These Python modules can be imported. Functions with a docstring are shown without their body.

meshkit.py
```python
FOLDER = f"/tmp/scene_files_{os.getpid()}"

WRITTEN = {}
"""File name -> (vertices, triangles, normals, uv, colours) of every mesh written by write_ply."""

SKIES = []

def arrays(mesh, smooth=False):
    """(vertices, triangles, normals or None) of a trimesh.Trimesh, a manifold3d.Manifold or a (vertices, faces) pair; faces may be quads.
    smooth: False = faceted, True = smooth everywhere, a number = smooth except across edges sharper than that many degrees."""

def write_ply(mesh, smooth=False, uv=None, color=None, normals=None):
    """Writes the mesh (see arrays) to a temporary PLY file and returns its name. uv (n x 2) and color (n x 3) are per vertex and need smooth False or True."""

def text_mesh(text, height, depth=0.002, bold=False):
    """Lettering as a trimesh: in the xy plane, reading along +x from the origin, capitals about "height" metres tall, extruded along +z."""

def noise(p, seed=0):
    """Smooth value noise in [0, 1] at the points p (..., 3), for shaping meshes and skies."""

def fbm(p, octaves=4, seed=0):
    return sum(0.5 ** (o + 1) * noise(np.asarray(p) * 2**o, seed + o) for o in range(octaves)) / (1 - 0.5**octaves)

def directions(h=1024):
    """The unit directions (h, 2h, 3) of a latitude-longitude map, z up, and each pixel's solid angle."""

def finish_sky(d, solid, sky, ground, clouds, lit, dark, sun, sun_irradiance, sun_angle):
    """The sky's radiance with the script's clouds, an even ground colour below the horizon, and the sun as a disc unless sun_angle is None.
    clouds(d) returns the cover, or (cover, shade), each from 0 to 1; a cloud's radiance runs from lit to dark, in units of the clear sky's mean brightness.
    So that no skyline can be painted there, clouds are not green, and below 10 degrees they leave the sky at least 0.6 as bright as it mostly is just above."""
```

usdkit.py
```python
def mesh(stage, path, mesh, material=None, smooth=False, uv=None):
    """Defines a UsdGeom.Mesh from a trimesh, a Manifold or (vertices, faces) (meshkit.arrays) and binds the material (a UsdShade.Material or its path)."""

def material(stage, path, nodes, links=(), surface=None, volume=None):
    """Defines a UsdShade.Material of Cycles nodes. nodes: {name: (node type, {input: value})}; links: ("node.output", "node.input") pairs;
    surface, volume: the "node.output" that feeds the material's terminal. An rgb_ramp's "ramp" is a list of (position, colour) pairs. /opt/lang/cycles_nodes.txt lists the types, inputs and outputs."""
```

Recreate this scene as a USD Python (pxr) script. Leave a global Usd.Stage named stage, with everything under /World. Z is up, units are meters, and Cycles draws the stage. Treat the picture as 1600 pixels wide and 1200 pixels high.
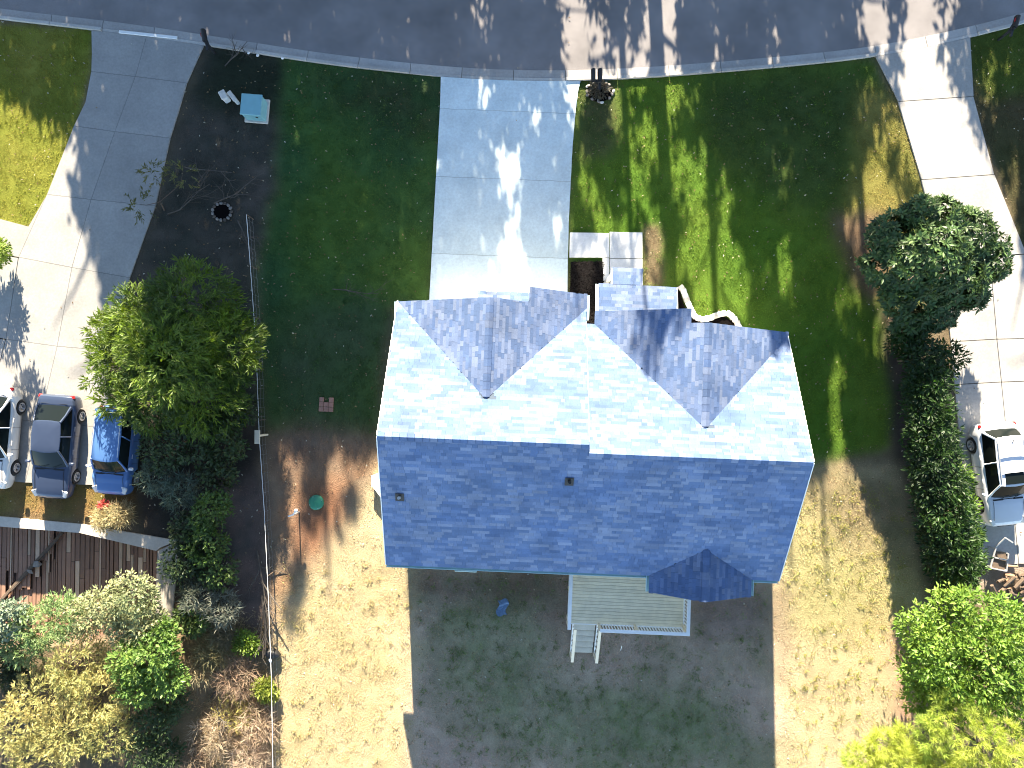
import math, random
import numpy as np, trimesh, shapely, usdkit, meshkit
from shapely.geometry import Polygon, LineString, box as sbox
from shapely.ops import unary_union
from scipy import ndimage
from pxr import Usd, UsdGeom, UsdLux, UsdShade, Gf, Sdf, Vt

stage = Usd.Stage.CreateInMemory()
UsdGeom.SetStageUpAxis(stage, 'Z'); UsdGeom.SetStageMetersPerUnit(stage, 1.0)
UsdGeom.Xform.Define(stage, '/World'); UsdGeom.Scope.Define(stage, '/World/Looks')
random.seed(7); RNG = np.random.default_rng(7)
PI = math.pi

# ------------------------------------------------------------------ camera, sky, sun, exposure
FPX, CAM_H = 1109.0, 33.0
NADIR = (802.5, 625.5)
EXPOSURE = 2.65
SUN_EL, SUN_AZ = math.radians(20.8), math.radians(2.35)
SUN_I, SKY_I = 1.25, 0.056
_n = np.array([(NADIR[0]-800)/FPX, -(NADIR[1]-600)/FPX, -1.0]); _n /= np.linalg.norm(_n)
_z = -_n; _x = np.array([1.0, 0, 0]) - _z[0]*_z; _x /= np.linalg.norm(_x); _y = np.cross(_z, _x)
CR = np.array([_x, _y, _z])                       # world = CR @ camera
cam = UsdGeom.Camera.Define(stage, '/World/camera')
cam.CreateHorizontalApertureAttr(36.0); cam.CreateVerticalApertureAttr(27.0)
cam.CreateFocalLengthAttr(36.0*FPX/1600.0); cam.CreateExposureAttr(EXPOSURE)
cam.CreateClippingRangeAttr(Gf.Vec2f(0.1, 5000))
_m = np.eye(4); _m[0, :3] = CR[:, 0]; _m[1, :3] = CR[:, 1]; _m[2, :3] = CR[:, 2]; _m[3, :3] = (0, 0, CAM_H)
cam.AddTransformOp().Set(Gf.Matrix4d(_m.tolist()))

SUN = np.array([-math.sin(SUN_AZ)*math.cos(SUN_EL), math.cos(SUN_AZ)*math.cos(SUN_EL), math.sin(SUN_EL)])
skymat = usdkit.material(stage, '/World/Looks/sky_look', {
    'sky': ('sky_texture', {'sky_type': 'single_scattering', 'sun_disc': False, 'sun_elevation': SUN_EL,
                            'sun_rotation': math.atan2(SUN[0], SUN[1]), 'altitude': 300.0, 'air_density': 1.0, 'aerosol_density': 0.3, 'ozone_density': 1.2}),
    'bg': ('background_shader', {'strength': SKY_I})}, [('sky.color', 'bg.color')], surface='bg.background')
dome = UsdLux.DomeLight.Define(stage, '/World/sky')
UsdShade.MaterialBindingAPI.Apply(dome.GetPrim()).Bind(skymat)
dome.GetPrim().SetCustomDataByKey('kind', 'structure')
sun = UsdLux.DistantLight.Define(stage, '/World/sun')
sun.CreateIntensityAttr(SUN_I); sun.CreateAngleAttr(0.5); sun.CreateColorAttr(Gf.Vec3f(1.0, 0.875, 0.68))
sun.GetPrim().GetAttribute('inputs:intensity'); sun.CreateNormalizeAttr(True)
_zx = np.cross([0, 0, 1.0], SUN); _zx /= np.linalg.norm(_zx); _zy = np.cross(SUN, _zx)
_m = np.eye(4); _m[0, :3] = _zx; _m[1, :3] = _zy; _m[2, :3] = SUN
sun.AddTransformOp().Set(Gf.Matrix4d(_m.tolist()))

# ------------------------------------------------------------------ helpers
def proj(p):
    c = (np.asarray(p, float) - [0, 0, CAM_H]) @ CR
    return np.stack([800 + FPX*c[..., 0]/-c[..., 2], 600 - FPX*c[..., 1]/-c[..., 2]], -1)
def at(u, v, z=0.0):
    """The point at height z that the photograph shows at (u, v)."""
    d = CR @ np.array([(u-800)/FPX, -(v-600)/FPX, -1.0])
    return np.array([0, 0, CAM_H]) + d*(z-CAM_H)/d[2]
def at2(u, v, z=0.0): return at(u, v, z)[:2]
def pts(l, z=0.0): return [tuple(at2(u, v, z)) for u, v in l]
def lens(u, v, l, z): return l*(CAM_H-z)/FPX

_used = {}
def numbered(path):
    if path not in _used:
        _used[path] = 0; return path
    _used[path] += 1
    return numbered('%s_%03d' % (path, _used[path]))
def _path(name, parent): return numbered((str(parent.GetPath()) if parent else '/World') + '/' + name)
def tag(o, label=None, cat=None, group=None, kind=None):
    o = o.GetPrim() if hasattr(o, 'GetPrim') else o
    for k, v in (('label', label), ('category', cat), ('group', group), ('kind', kind)):
        if v: o.SetCustomDataByKey(k, v)
    return o
def thing(name, label=None, cat=None, loc=(0, 0, 0), rot=0.0, group=None, kind=None, parent=None):
    x = UsdGeom.Xform.Define(stage, _path(name, parent))
    if parent is None or any(loc): x.AddTranslateOp().Set(Gf.Vec3d(*map(float, loc)))
    if rot: x.AddRotateZOp().Set(math.degrees(rot))
    return tag(x, label, cat, group, kind)
def obj(name, mesh, mat, parent=None, smooth=False, tint=None, kind=None, label=None):
    p = _path(name, parent)
    if isinstance(mesh, MB): mesh = mesh.get()
    m = usdkit.mesh(stage, p, mesh, mat, smooth)
    if tint is not None:
        n = len(m.GetPointsAttr().Get()); t = np.asarray(tint, np.float32)
        if t.ndim == 1: t = np.tile(t, (n, 1))
        UsdGeom.PrimvarsAPI(m).CreatePrimvar('tint', Sdf.ValueTypeNames.Color3fArray, 'vertex').Set(Vt.Vec3fArray.FromNumpy(t))
    return tag(m, label, kind=kind)
def raw(name, v, f, mat, parent=None, tint=None, kind=None, smoothn=None):
    """A mesh from plain arrays, with a colour per vertex."""
    m = UsdGeom.Mesh.Define(stage, _path(name, parent))
    m.CreatePointsAttr(Vt.Vec3fArray.FromNumpy(np.ascontiguousarray(v, np.float32)))
    m.CreateFaceVertexCountsAttr(Vt.IntArray.FromNumpy(np.full(len(f), f.shape[1], np.int32)))
    m.CreateFaceVertexIndicesAttr(Vt.IntArray.FromNumpy(np.ascontiguousarray(f, np.int32).ravel()))
    m.CreateSubdivisionSchemeAttr('none')
    if smoothn is not None:
        m.CreateNormalsAttr(Vt.Vec3fArray.FromNumpy(np.ascontiguousarray(smoothn, np.float32))); m.SetNormalsInterpolation('vertex')
    if tint is not None:
        UsdGeom.PrimvarsAPI(m).CreatePrimvar('tint', Sdf.ValueTypeNames.Color3fArray, 'vertex').Set(Vt.Vec3fArray.FromNumpy(np.ascontiguousarray(tint, np.float32)))
    UsdShade.MaterialBindingAPI.Apply(m.GetPrim()).Bind(mat)
    return tag(m, kind=kind)

def boxm(sx, sy, sz, loc=(0, 0, 0), rot=0.0, bev=0.0, tilt=None):
    if bev > 0:
        c = np.array([[x, y, z] for x in (-1, 1) for y in (-1, 1) for z in (-1, 1)], float)
        h = np.array([sx, sy, sz])/2
        P = []
        for k in c:
            for a in range(3):
                q = k*(h-bev); q[a] = k[a]*h[a]; P.append(q)
        m = trimesh.convex.convex_hull(np.array(P))
    else:
        m = trimesh.creation.box((sx, sy, sz))
    if tilt is not None: m.apply_transform(tilt)
    if rot: m.apply_transform(trimesh.transformations.rotation_matrix(rot, [0, 0, 1]))
    m.apply_translation(loc); return m
def bar(a, b, w, h, bev=0.0):
    """A bar of w x h from a to b (h towards up)."""
    a, b = np.asarray(a, float), np.asarray(b, float); d = b-a; L = np.linalg.norm(d); d /= L
    up = np.array([0, 0, 1.0]) if abs(d[2]) < 0.95 else np.array([0, 1.0, 0])
    s = np.cross(d, up); s /= np.linalg.norm(s); u = np.cross(s, d)
    m = boxm(L, w, h, bev=bev); T = np.eye(4); T[:3, 0] = d; T[:3, 1] = -s; T[:3, 2] = u; T[:3, 3] = (a+b)/2
    m.apply_transform(T); return m
def tube(path, rad, n=8, cap=True):
    path = np.asarray(path, float); k = len(path); rad = np.broadcast_to(np.asarray(rad, float), (k,))
    t = np.gradient(path, axis=0); t /= np.linalg.norm(t, axis=1)[:, None] + 1e-9
    ref = np.array([0, 0, 1.0]) if abs(t[:, 2]).mean() < 0.8 else np.array([1.0, 0, 0])
    a = np.cross(t, ref); a /= np.linalg.norm(a, axis=1)[:, None] + 1e-9; b = np.cross(t, a)
    th = np.arange(n)*2*PI/n
    v = (path[:, None] + rad[:, None, None]*(a[:, None]*np.cos(th)[None, :, None] + b[:, None]*np.sin(th)[None, :, None])).reshape(-1, 3)
    f = []
    for i in range(k-1):
        for j in range(n):
            p, q = i*n+j, i*n+(j+1) % n
            f += [(p, p+n, q), (q, p+n, q+n)]
    if cap:
        v = np.vstack([v, path[0], path[-1]]); c0, c1 = len(v)-2, len(v)-1
        for j in range(n):
            f += [(c0, j, (j+1) % n), (c1, (k-1)*n+(j+1) % n, (k-1)*n+j)]
    return trimesh.Trimesh(v, np.array(f), process=False)
def prism(poly, z0, z1):
    if not isinstance(poly, Polygon) : poly = Polygon(poly)
    m = trimesh.creation.extrude_polygon(poly.buffer(0), z1-z0, engine='earcut'); m.apply_translation((0, 0, z0)); return m
class MB:
    def __init__(s): s.l = []
    def add(s, *m): s.l += m; return s
    def get(s): return trimesh.util.concatenate(s.l)
cat = trimesh.util.concatenate

# ------------------------------------------------------------------ materials
def mat(name, col, rough=0.6, metal=0.0, noise=0.0, scale=6.0, bump=0.0, bscale=60.0, coat=0.0, spec=0.5, tint=False, dist=0.02, fine=0.0, fscale=90.0):
    n = {'p': ('principled_bsdf', {'roughness': rough, 'metallic': metal, 'coat_weight': coat, 'specular_ior_level': spec})}
    l = []
    src = None
    if tint:
        n['a'] = ('attribute', {'attribute': 'tint'}); src = 'a.color'
    if noise > 0 or fine > 0:
        n['g'] = ('geometry', {})
        n['n'] = ('noise_texture', {'scale': scale, 'detail': 5.0, 'roughness': 0.6}); l.append(('g.position', 'n.vector'))
        n['r'] = ('rgb_ramp', {'ramp': [(0.25, (1-noise,)*3), (0.75, (1+noise*0.6,)*3)]}); l.append(('n.fac', 'r.fac'))
        n['m'] = ('mix', {'mix_type': 'multiply', 'fac': 1.0, 'color1': col}); l.append(('r.color', 'm.color2'))
        if src: l.append((src, 'm.color1'))
        src = 'm.color'
        if fine > 0:
            n['n2'] = ('noise_texture', {'scale': fscale, 'detail': 3.0, 'roughness': 0.7}); l.append(('g.position', 'n2.vector'))
            n['r2'] = ('rgb_ramp', {'ramp': [(0.3, (1-fine,)*3), (0.7, (1+fine*0.6,)*3)]}); l.append(('n2.fac', 'r2.fac'))
            n['m2'] = ('mix', {'mix_type': 'multiply', 'fac': 1.0}); l += [('m.color', 'm2.color1'), ('r2.color', 'm2.color2')]
            src = 'm2.color'
    if src: l.append((src, 'p.base_color'))
    else: n['p'][1]['base_color'] = col
    if bump > 0:
        n['bn'] = ('noise_texture', {'scale': bscale, 'detail': 4.0}); n.setdefault('g', ('geometry', {})); l.append(('g.position', 'bn.vector'))
        n['b'] = ('bump', {'strength': bump, 'distance': dist}); l += [('bn.fac', 'b.height'), ('b.normal', 'p.normal')]
    return usdkit.material(stage, '/World/Looks/'+name, n, l, surface='p.BSDF')
def leafmat(name, trans=0.3, rough=0.5, spec=0.4):
    return usdkit.material(stage, '/World/Looks/'+name, {
        'a': ('attribute', {'attribute': 'tint'}), 'p': ('principled_bsdf', {'roughness': rough, 'specular_ior_level': spec}),
        'h': ('hsv', {'hue': 0.49, 'saturation': 1.1, 'value': 1.5}), 't': ('translucent_bsdf', {}), 'x': ('mix_closure', {'fac': trans})},
        [('a.color', 'p.base_color'), ('a.color', 'h.color'), ('h.color', 't.color'), ('p.BSDF', 'x.closure1'), ('t.BSDF', 'x.closure2')], surface='x.closure')
M = {
    'ground': mat('ground_look', (1, 1, 1), 0.95, tint=True, noise=0.24, scale=1.3, fine=0.24, fscale=22.0, bump=0.8, bscale=28.0, dist=0.05, spec=0.1),
    'tint': mat('tinted_look', (1, 1, 1), 0.85, tint=True, noise=0.15, scale=3.0, spec=0.2),
    'asphalt': mat('asphalt_look', (0.25, 0.235, 0.235), 0.9, noise=0.34, scale=0.4, fine=0.25, fscale=30.0, bump=0.3, bscale=120.0, spec=0.2),
    'concrete': mat('concrete_look', (1, 1, 1), 0.85, tint=True, noise=0.17, scale=0.7, fine=0.12, fscale=9.0, bump=0.12, bscale=90.0, dist=0.01, spec=0.25),
    'shingle': mat('shingle_look', (1, 1, 1), 0.9, tint=True, noise=0.26, scale=0.9, fine=0.2, fscale=30.0, bump=0.12, bscale=160.0, dist=0.004, spec=0.15),
    'roofdeck': mat('roof_underlay_look', (0.05, 0.07, 0.1), 0.95),
    'siding': mat('siding_look', (0.62, 0.60, 0.54), 0.7, noise=0.06),
    'white': mat('white_paint_look', (0.80, 0.80, 0.78), 0.55, noise=0.06, scale=4.0),
    'gutter': mat('gutter_look', (0.45, 0.62, 0.62), 0.45, noise=0.06),
    'cream': mat('cream_timber_look', (0.70, 0.60, 0.44), 0.75, noise=0.1, scale=5.0),
    'deck': mat('deck_timber_look', (1, 1, 1), 0.85, tint=True, noise=0.14, scale=3.0, fine=0.12, fscale=35.0),
    'bark': mat('bark_look', (0.12, 0.085, 0.06), 0.95, noise=0.3, scale=8.0, bump=0.6, bscale=25.0),
    'palewood': mat('dead_wood_look', (0.085, 0.072, 0.06), 0.95, noise=0.3, scale=8.0),
    'black': mat('black_metal_look', (0.012, 0.012, 0.013), 0.5),
    'rubber': mat('rubber_look', (0.018, 0.018, 0.018), 0.85),
    'rim': mat('rim_look', (0.55, 0.55, 0.57), 0.35, metal=0.7),
    'glass': mat('car_glass_look', (0.008, 0.011, 0.010), 0.05, spec=0.22),
    'window': mat('window_glass_look', (0.03, 0.035, 0.04), 0.05, spec=0.7),
    'carwhite': mat('white_car_look', (0.66, 0.68, 0.72), 0.3, coat=0.6, noise=0.03),
    'carwarm': mat('cream_car_look', (0.70, 0.67, 0.62), 0.3, coat=0.6, noise=0.03),
    'cardark': mat('slate_car_look', (0.042, 0.058, 0.10), 0.30, metal=0.2, coat=0.7, noise=0.04),
    'carblue': mat('blue_car_look', (0.075, 0.165, 0.36), 0.32, coat=0.6, noise=0.04),
    'headlight': mat('headlight_look', (0.6, 0.6, 0.58), 0.1, spec=0.8),
    'red': mat('tail_light_look', (0.45, 0.02, 0.02), 0.2),
    'teal': mat('utility_box_look', (0.20, 0.42, 0.46), 0.55, noise=0.08, scale=4.0),
    'greenlid': mat('green_lid_look', (0.03, 0.22, 0.13), 0.5, noise=0.08),
    'mulch': mat('mulch_look', (0.006, 0.005, 0.005), 1.0, noise=0.5, scale=20.0, bump=1.0, bscale=40.0, spec=0.05),
    'stone': mat('pale_stone_look', (0.62, 0.58, 0.52), 0.9, noise=0.2, scale=6.0, bump=0.4, bscale=30.0),
    'brick': mat('red_paver_look', (0.36, 0.19, 0.14), 0.9, noise=0.25, scale=9.0),
    'galv': mat('galvanised_look', (0.42, 0.42, 0.42), 0.5, metal=0.3),
    'bluecloth': mat('blue_cloth_look', (0.10, 0.17, 0.28), 0.8, noise=0.2, scale=9.0),
    'dimstone': mat('weathered_stone_look', (0.22, 0.20, 0.18), 0.9, noise=0.3, scale=6.0, bump=0.4, bscale=30.0),
    'logw': mat('split_log_look', (0.26, 0.16, 0.10), 0.9, noise=0.3, scale=7.0),
    'leaf': leafmat('leaf_look', 0.28), 'gloss': leafmat('glossy_leaf_look', 0.10, 0.42, 0.32), 'blade': leafmat('grass_blade_look', 0.2, 0.8, 0.1),
}

# ------------------------------------------------------------------ ground zones and ground sheet
XS = np.concatenate([-np.geomspace(600, 34, 14), np.arange(-32, 32.01, 0.14), np.geomspace(34, 600, 14)])
YS = np.concatenate([-np.geomspace(600, 30, 14), np.arange(-28, 30.01, 0.14), np.geomspace(32, 600, 14)])
GX, GY = np.meshgrid(XS, YS); GP = np.stack([GX, GY, 0*GX], -1); GUV = proj(np.stack([np.clip(GX, -60, 60), np.clip(GY, -60, 60), 0*GX], -1))
def nz(scale, seed, octv=4): return meshkit.fbm(np.stack([GX*scale, GY*scale, 0*GX+seed*3.7], -1), octv, seed)
def zone(poly, blur):
    g = Polygon(pts(poly))
    wob = (nz(0.9, 11)-0.5)*blur*3, (nz(0.9, 12)-0.5)*blur*3
    m = shapely.contains_xy(g, GX + wob[0], GY + wob[1]).astype(float)
    return np.clip(ndimage.gaussian_filter(m, blur/0.14), 0, 1)
col = np.zeros(GX.shape + (3,)); col[:] = (0.16, 0.125, 0.08)
grassy = np.zeros(GX.shape)                     # blade density
n1, n2, n3 = nz(0.35, 1), nz(1.3, 2), nz(0.16, 3)
def lay(poly, c, blur=0.35, c2=None, n=None, dens=0.0, sharp=3.0, amount=1.0):
    global col, grassy
    w = zone(poly, blur)*amount
    c = np.array(c, float)*np.ones(col.shape)
    if c2 is not None:
        k = np.clip((n-0.5)*sharp+0.5, 0, 1)[..., None]; c = c*(1-k) + np.array(c2)*k
    col = col*(1-w[..., None]) + c*w[..., None]; grassy = grassy*(1-w) + dens*w
# left neighbour's lawn, the brown strip, the front lawns
lay([(-200, 30), (146, 44), (140, 110), (118, 200), (80, 320), (45, 356), (-200, 345)], (0.15, 0.18, 0.022), 0.12, (0.22, 0.215, 0.04), n1, 1.0)
lay([(318, 64), (450, 80), (440, 200), (425, 300), (400, 430), (405, 660), (300, 700), (150, 560), (205, 420), (262, 240)], (0.085, 0.075, 0.062), 0.3, (0.050, 0.052, 0.042), n2, 0.35)
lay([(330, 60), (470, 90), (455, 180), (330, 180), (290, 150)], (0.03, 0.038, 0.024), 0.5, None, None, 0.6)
lay([(432, 180), (412, 330), (396, 420), (388, 330), (405, 260), (412, 190)], (0.105, 0.095, 0.08), 0.25, (0.06, 0.055, 0.045), n2, 0.2)
lay([(445, 84), (700, 105), (690, 300), (676, 480), (600, 480), (590, 690), (412, 682), (400, 430), (425, 300), (440, 180)], (0.040, 0.098, 0.036), 0.25, (0.070, 0.135, 0.028), n1, 1.0)
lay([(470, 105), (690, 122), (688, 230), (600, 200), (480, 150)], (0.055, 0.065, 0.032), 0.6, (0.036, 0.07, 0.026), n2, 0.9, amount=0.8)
lay([(440, 480), (600, 470), (592, 690), (420, 682)], (0.080, 0.098, 0.058), 0.8, (0.05, 0.085, 0.036), n1, 0.7, amount=0.85)
lay([(890, 120), (1365, 90), (1450, 320), (1440, 480), (1390, 700), (1270, 730), (1160, 560), (890, 560)], (0.072, 0.15, 0.017), 0.2, (0.115, 0.185, 0.025), n1, 1.0)
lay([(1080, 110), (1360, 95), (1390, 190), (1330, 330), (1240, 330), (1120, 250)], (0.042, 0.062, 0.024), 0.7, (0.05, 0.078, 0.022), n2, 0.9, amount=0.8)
lay([(1345, 130), (1400, 150), (1448, 318), (1380, 420), (1310, 400), (1330, 260)], (0.24, 0.205, 0.06), 0.35, (0.15, 0.15, 0.035), n1, 0.8)
lay([(1300, 330), (1390, 330), (1400, 420), (1370, 480), (1330, 440)], (0.20, 0.135, 0.085), 0.3, (0.12, 0.08, 0.05), n2, 0.25)
lay([(1000, 355), (1030, 355), (1035, 450), (1005, 450)], (0.18, 0.14, 0.08), 0.15, None, None, 0.4)
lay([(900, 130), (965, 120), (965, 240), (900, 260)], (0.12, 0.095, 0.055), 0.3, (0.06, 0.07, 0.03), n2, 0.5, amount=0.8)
lay([(1512, 62), (1620, 20), (1800, 0), (1800, 460), (1602, 410), (1578, 320), (1545, 230), (1520, 150)], (0.085, 0.07, 0.035), 0.1, (0.05, 0.065, 0.02), n1, 0.8)
lay([(1510, 50), (1600, 20), (1640, 140), (1545, 160), (1516, 120)], (0.075, 0.105, 0.02), 0.3, None, None, 1.0)
lay([(1372, 480), (1440, 470), (1480, 930), (1420, 930), (1400, 720)], (0.075, 0.055, 0.045), 0.25, (0.045, 0.036, 0.03), n2, 0.1)
# back yard
lay([(405, 690), (595, 690), (640, 890), (1210, 900), (1275, 730), (1400, 730), (1440, 930), (1420, 1300), (420, 1300), (418, 950)], (0.40, 0.325, 0.19), 0.25, (0.46, 0.385, 0.24), n1, 0.35)
lay([(405, 678), (596, 690), (594, 745), (545, 800), (500, 880), (460, 930), (425, 1010), (410, 800)], (0.27, 0.155, 0.09), 0.45, (0.22, 0.16, 0.11), n2, 0.15)
lay([(405, 672), (600, 680), (596, 720), (500, 712), (420, 735)], (0.14, 0.11, 0.085), 0.5, (0.20, 0.12, 0.08), n2, 0.4)
lay([(470, 780), (520, 750), (540, 790), (490, 860), (455, 850)], (0.27, 0.12, 0.065), 0.4, None, None, 0.0, amount=0.7)
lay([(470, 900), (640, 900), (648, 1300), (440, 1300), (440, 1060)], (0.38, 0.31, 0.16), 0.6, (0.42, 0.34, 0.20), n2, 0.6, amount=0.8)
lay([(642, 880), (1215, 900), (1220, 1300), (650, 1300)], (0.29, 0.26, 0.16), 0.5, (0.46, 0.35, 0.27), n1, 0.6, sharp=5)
lay([(700, 940), (860, 930), (880, 1060), (1000, 1080), (1160, 1110), (1180, 1200), (900, 1200), (760, 1150)], (0.17, 0.23, 0.10), 0.9, (0.25, 0.26, 0.15), n2, 1.0, amount=0.65)
lay([(640, 885), (885, 885), (885, 990), (840, 950), (650, 940)], (0.10, 0.11, 0.065), 0.5, (0.15, 0.09, 0.07), n2, 0.4, amount=0.8)
lay([(1085, 905), (1210, 915), (1215, 1000), (1090, 1000)], (0.22, 0.17, 0.14), 0.5, None, None, 0.4, amount=0.8)
lay([(1230, 780), (1330, 760), (1440, 900), (1440, 1000), (1220, 1000)], (0.32, 0.29, 0.13), 0.8, (0.25, 0.25, 0.09), n1, 0.8, amount=0.75)
lay([(1275, 735), (1400, 735), (1425, 860), (1300, 850)], (0.26, 0.20, 0.12), 0.5, (0.13, 0.12, 0.06), n2, 0.6, amount=0.8)
lay([(1205, 905), (1240, 905), (1235, 1080), (1210, 1060)], (0.24, 0.18, 0.12), 0.3, None, None, 0.3, amount=0.7)
lay([(1390, 1000), (1430, 940), (1450, 1120), (1400, 1180)], (0.34, 0.22, 0.15), 0.3, None, None, 0.2)
# left neighbour's slope: car apron grass, scrub
lay([(-200, 735), (215, 735), (215, 800), (160, 815), (-200, 800)], (0.17, 0.135, 0.04), 0.2, (0.22, 0.14, 0.06), n2, 0.7)
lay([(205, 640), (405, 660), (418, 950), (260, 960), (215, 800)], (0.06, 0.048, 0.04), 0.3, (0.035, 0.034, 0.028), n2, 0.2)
lay([(335, 760), (412, 740), (425, 1060), (380, 1050), (360, 900)], (0.17, 0.12, 0.10), 0.4, (0.10, 0.085, 0.075), n2, 0.2)
lay([(260, 950), (420, 1020), (425, 1300), (200, 1300), (250, 1060)], (0.30, 0.22, 0.13), 0.5, (0.20, 0.16, 0.09), n2, 0.3)
lay([(1500, 640), (1480, 930), (1700, 960), (1700, 870), (1560, 850)], (0.30, 0.24, 0.19), 0.2, None, None, 0.0)
# far verge across the street
col[GY > 27.6] = (0.055, 0.075, 0.025)
col *= (0.82 + 0.36*nz(0.8, 5))[..., None]
GZ = -0.02 + 0.0*GX
inner = (np.abs(GX) < 32) & (np.abs(GY) < 28)
GZ = GZ - 0.05*nz(0.5, 7)*inner
SUNK = Polygon(pts([(-300, 812), (0, 812), (128, 826), (258, 853), (250, 962), (200, 1000), (-300, 1040)]))
sk = shapely.contains_xy(SUNK, GX, GY)
GZ = np.where(sk, -1.32, GZ); col[sk] = (0.10, 0.065, 0.05); grassy[sk] = 0
ny_, nx_ = GX.shape
idx = np.arange(ny_*nx_).reshape(ny_, nx_)
F = np.stack([idx[:-1, :-1], idx[:-1, 1:], idx[1:, 1:], idx[1:, :-1]], -1).reshape(-1, 4)
gv = np.stack([GX, GY, GZ], -1).reshape(-1, 3)
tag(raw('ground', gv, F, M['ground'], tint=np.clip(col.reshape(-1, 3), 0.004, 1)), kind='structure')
def gsample(arr, x, y):
    i = np.clip(np.searchsorted(YS, y)-1, 0, len(YS)-2); j = np.clip(np.searchsorted(XS, x)-1, 0, len(XS)-2)
    return arr[i, j]

# ------------------------------------------------------------------ street, kerb, driveways
KERB = [(-260, -10), (0, 31), (185, 51), (320, 71), (500, 100), (690, 121), (800, 127), (900, 127), (1000, 123), (1180, 109), (1365, 91), (1500, 63), (1600, 38), (1860, -40)]
kl = LineString(pts(KERB)); kl = LineString([kl.interpolate(t, True) for t in np.linspace(0, 1, 160)])
kc = np.array([np.interp(np.linspace(0, 1, 400), np.linspace(0, 1, 160), ndimage.gaussian_filter1d(np.array(kl.coords)[:, k], 4, mode='nearest')) for k in (0, 1)]).T
kline = LineString(kc)
def offs(d, a=0.0, b=1.0, n=300):
    P = np.array([kline.interpolate(t, True).coords[0] for t in np.linspace(a, b, n)])
    T = np.gradient(P, axis=0); T /= np.linalg.norm(T, axis=1)[:, None]
    return P + d*np.stack([-T[:, 1], T[:, 0]], -1)
street = Polygon(np.vstack([offs(0.50), [(60, 27.2)], [(-60, 27.2)]]))
tag(obj('street', prism(street, -0.10, 0.005), M['asphalt']), kind='structure')
kerb = thing('kerb', kind='structure')
nst = 26
drive_spans = [(143, 320), (683, 906), (1365, 1512)]
for i in range(nst):
    a, b = i/nst, (i+1)/nst - 0.0004
    q = proj(np.array([*kline.interpolate((a+b)/2, True).coords[0], 0.0]))
    low = any(s-8 < q[0] < e+8 for s, e in drive_spans)
    g = np.vstack([offs(0.50, a, b, 12), offs(0.14, a, b, 12)[::-1]]); t = 0.36 + 0.1*random.random()
    obj('gutter_slab', prism(Polygon(g), -0.1, 0.014), M['concrete'], kerb, tint=(t, t*0.95, t*0.90))
    g = np.vstack([offs(0.13, a, b, 12), offs(0.0, a, b, 12)[::-1]]); t = 0.42 + 0.1*random.random()
    obj('kerb_stone', prism(Polygon(g), -0.1, 0.025 if low else 0.11), M['concrete'], kerb, tint=(t, t*0.96, t*0.9))
fk = thing('kerb', kind='structure')
for i in range(14):
    obj('kerb_stone', boxm(4.2, 0.3, 0.3, (-27.3+i*4.22, 27.35, 0.0), bev=0.02), M['concrete'], fk, tint=(0.4, 0.38, 0.36))

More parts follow.
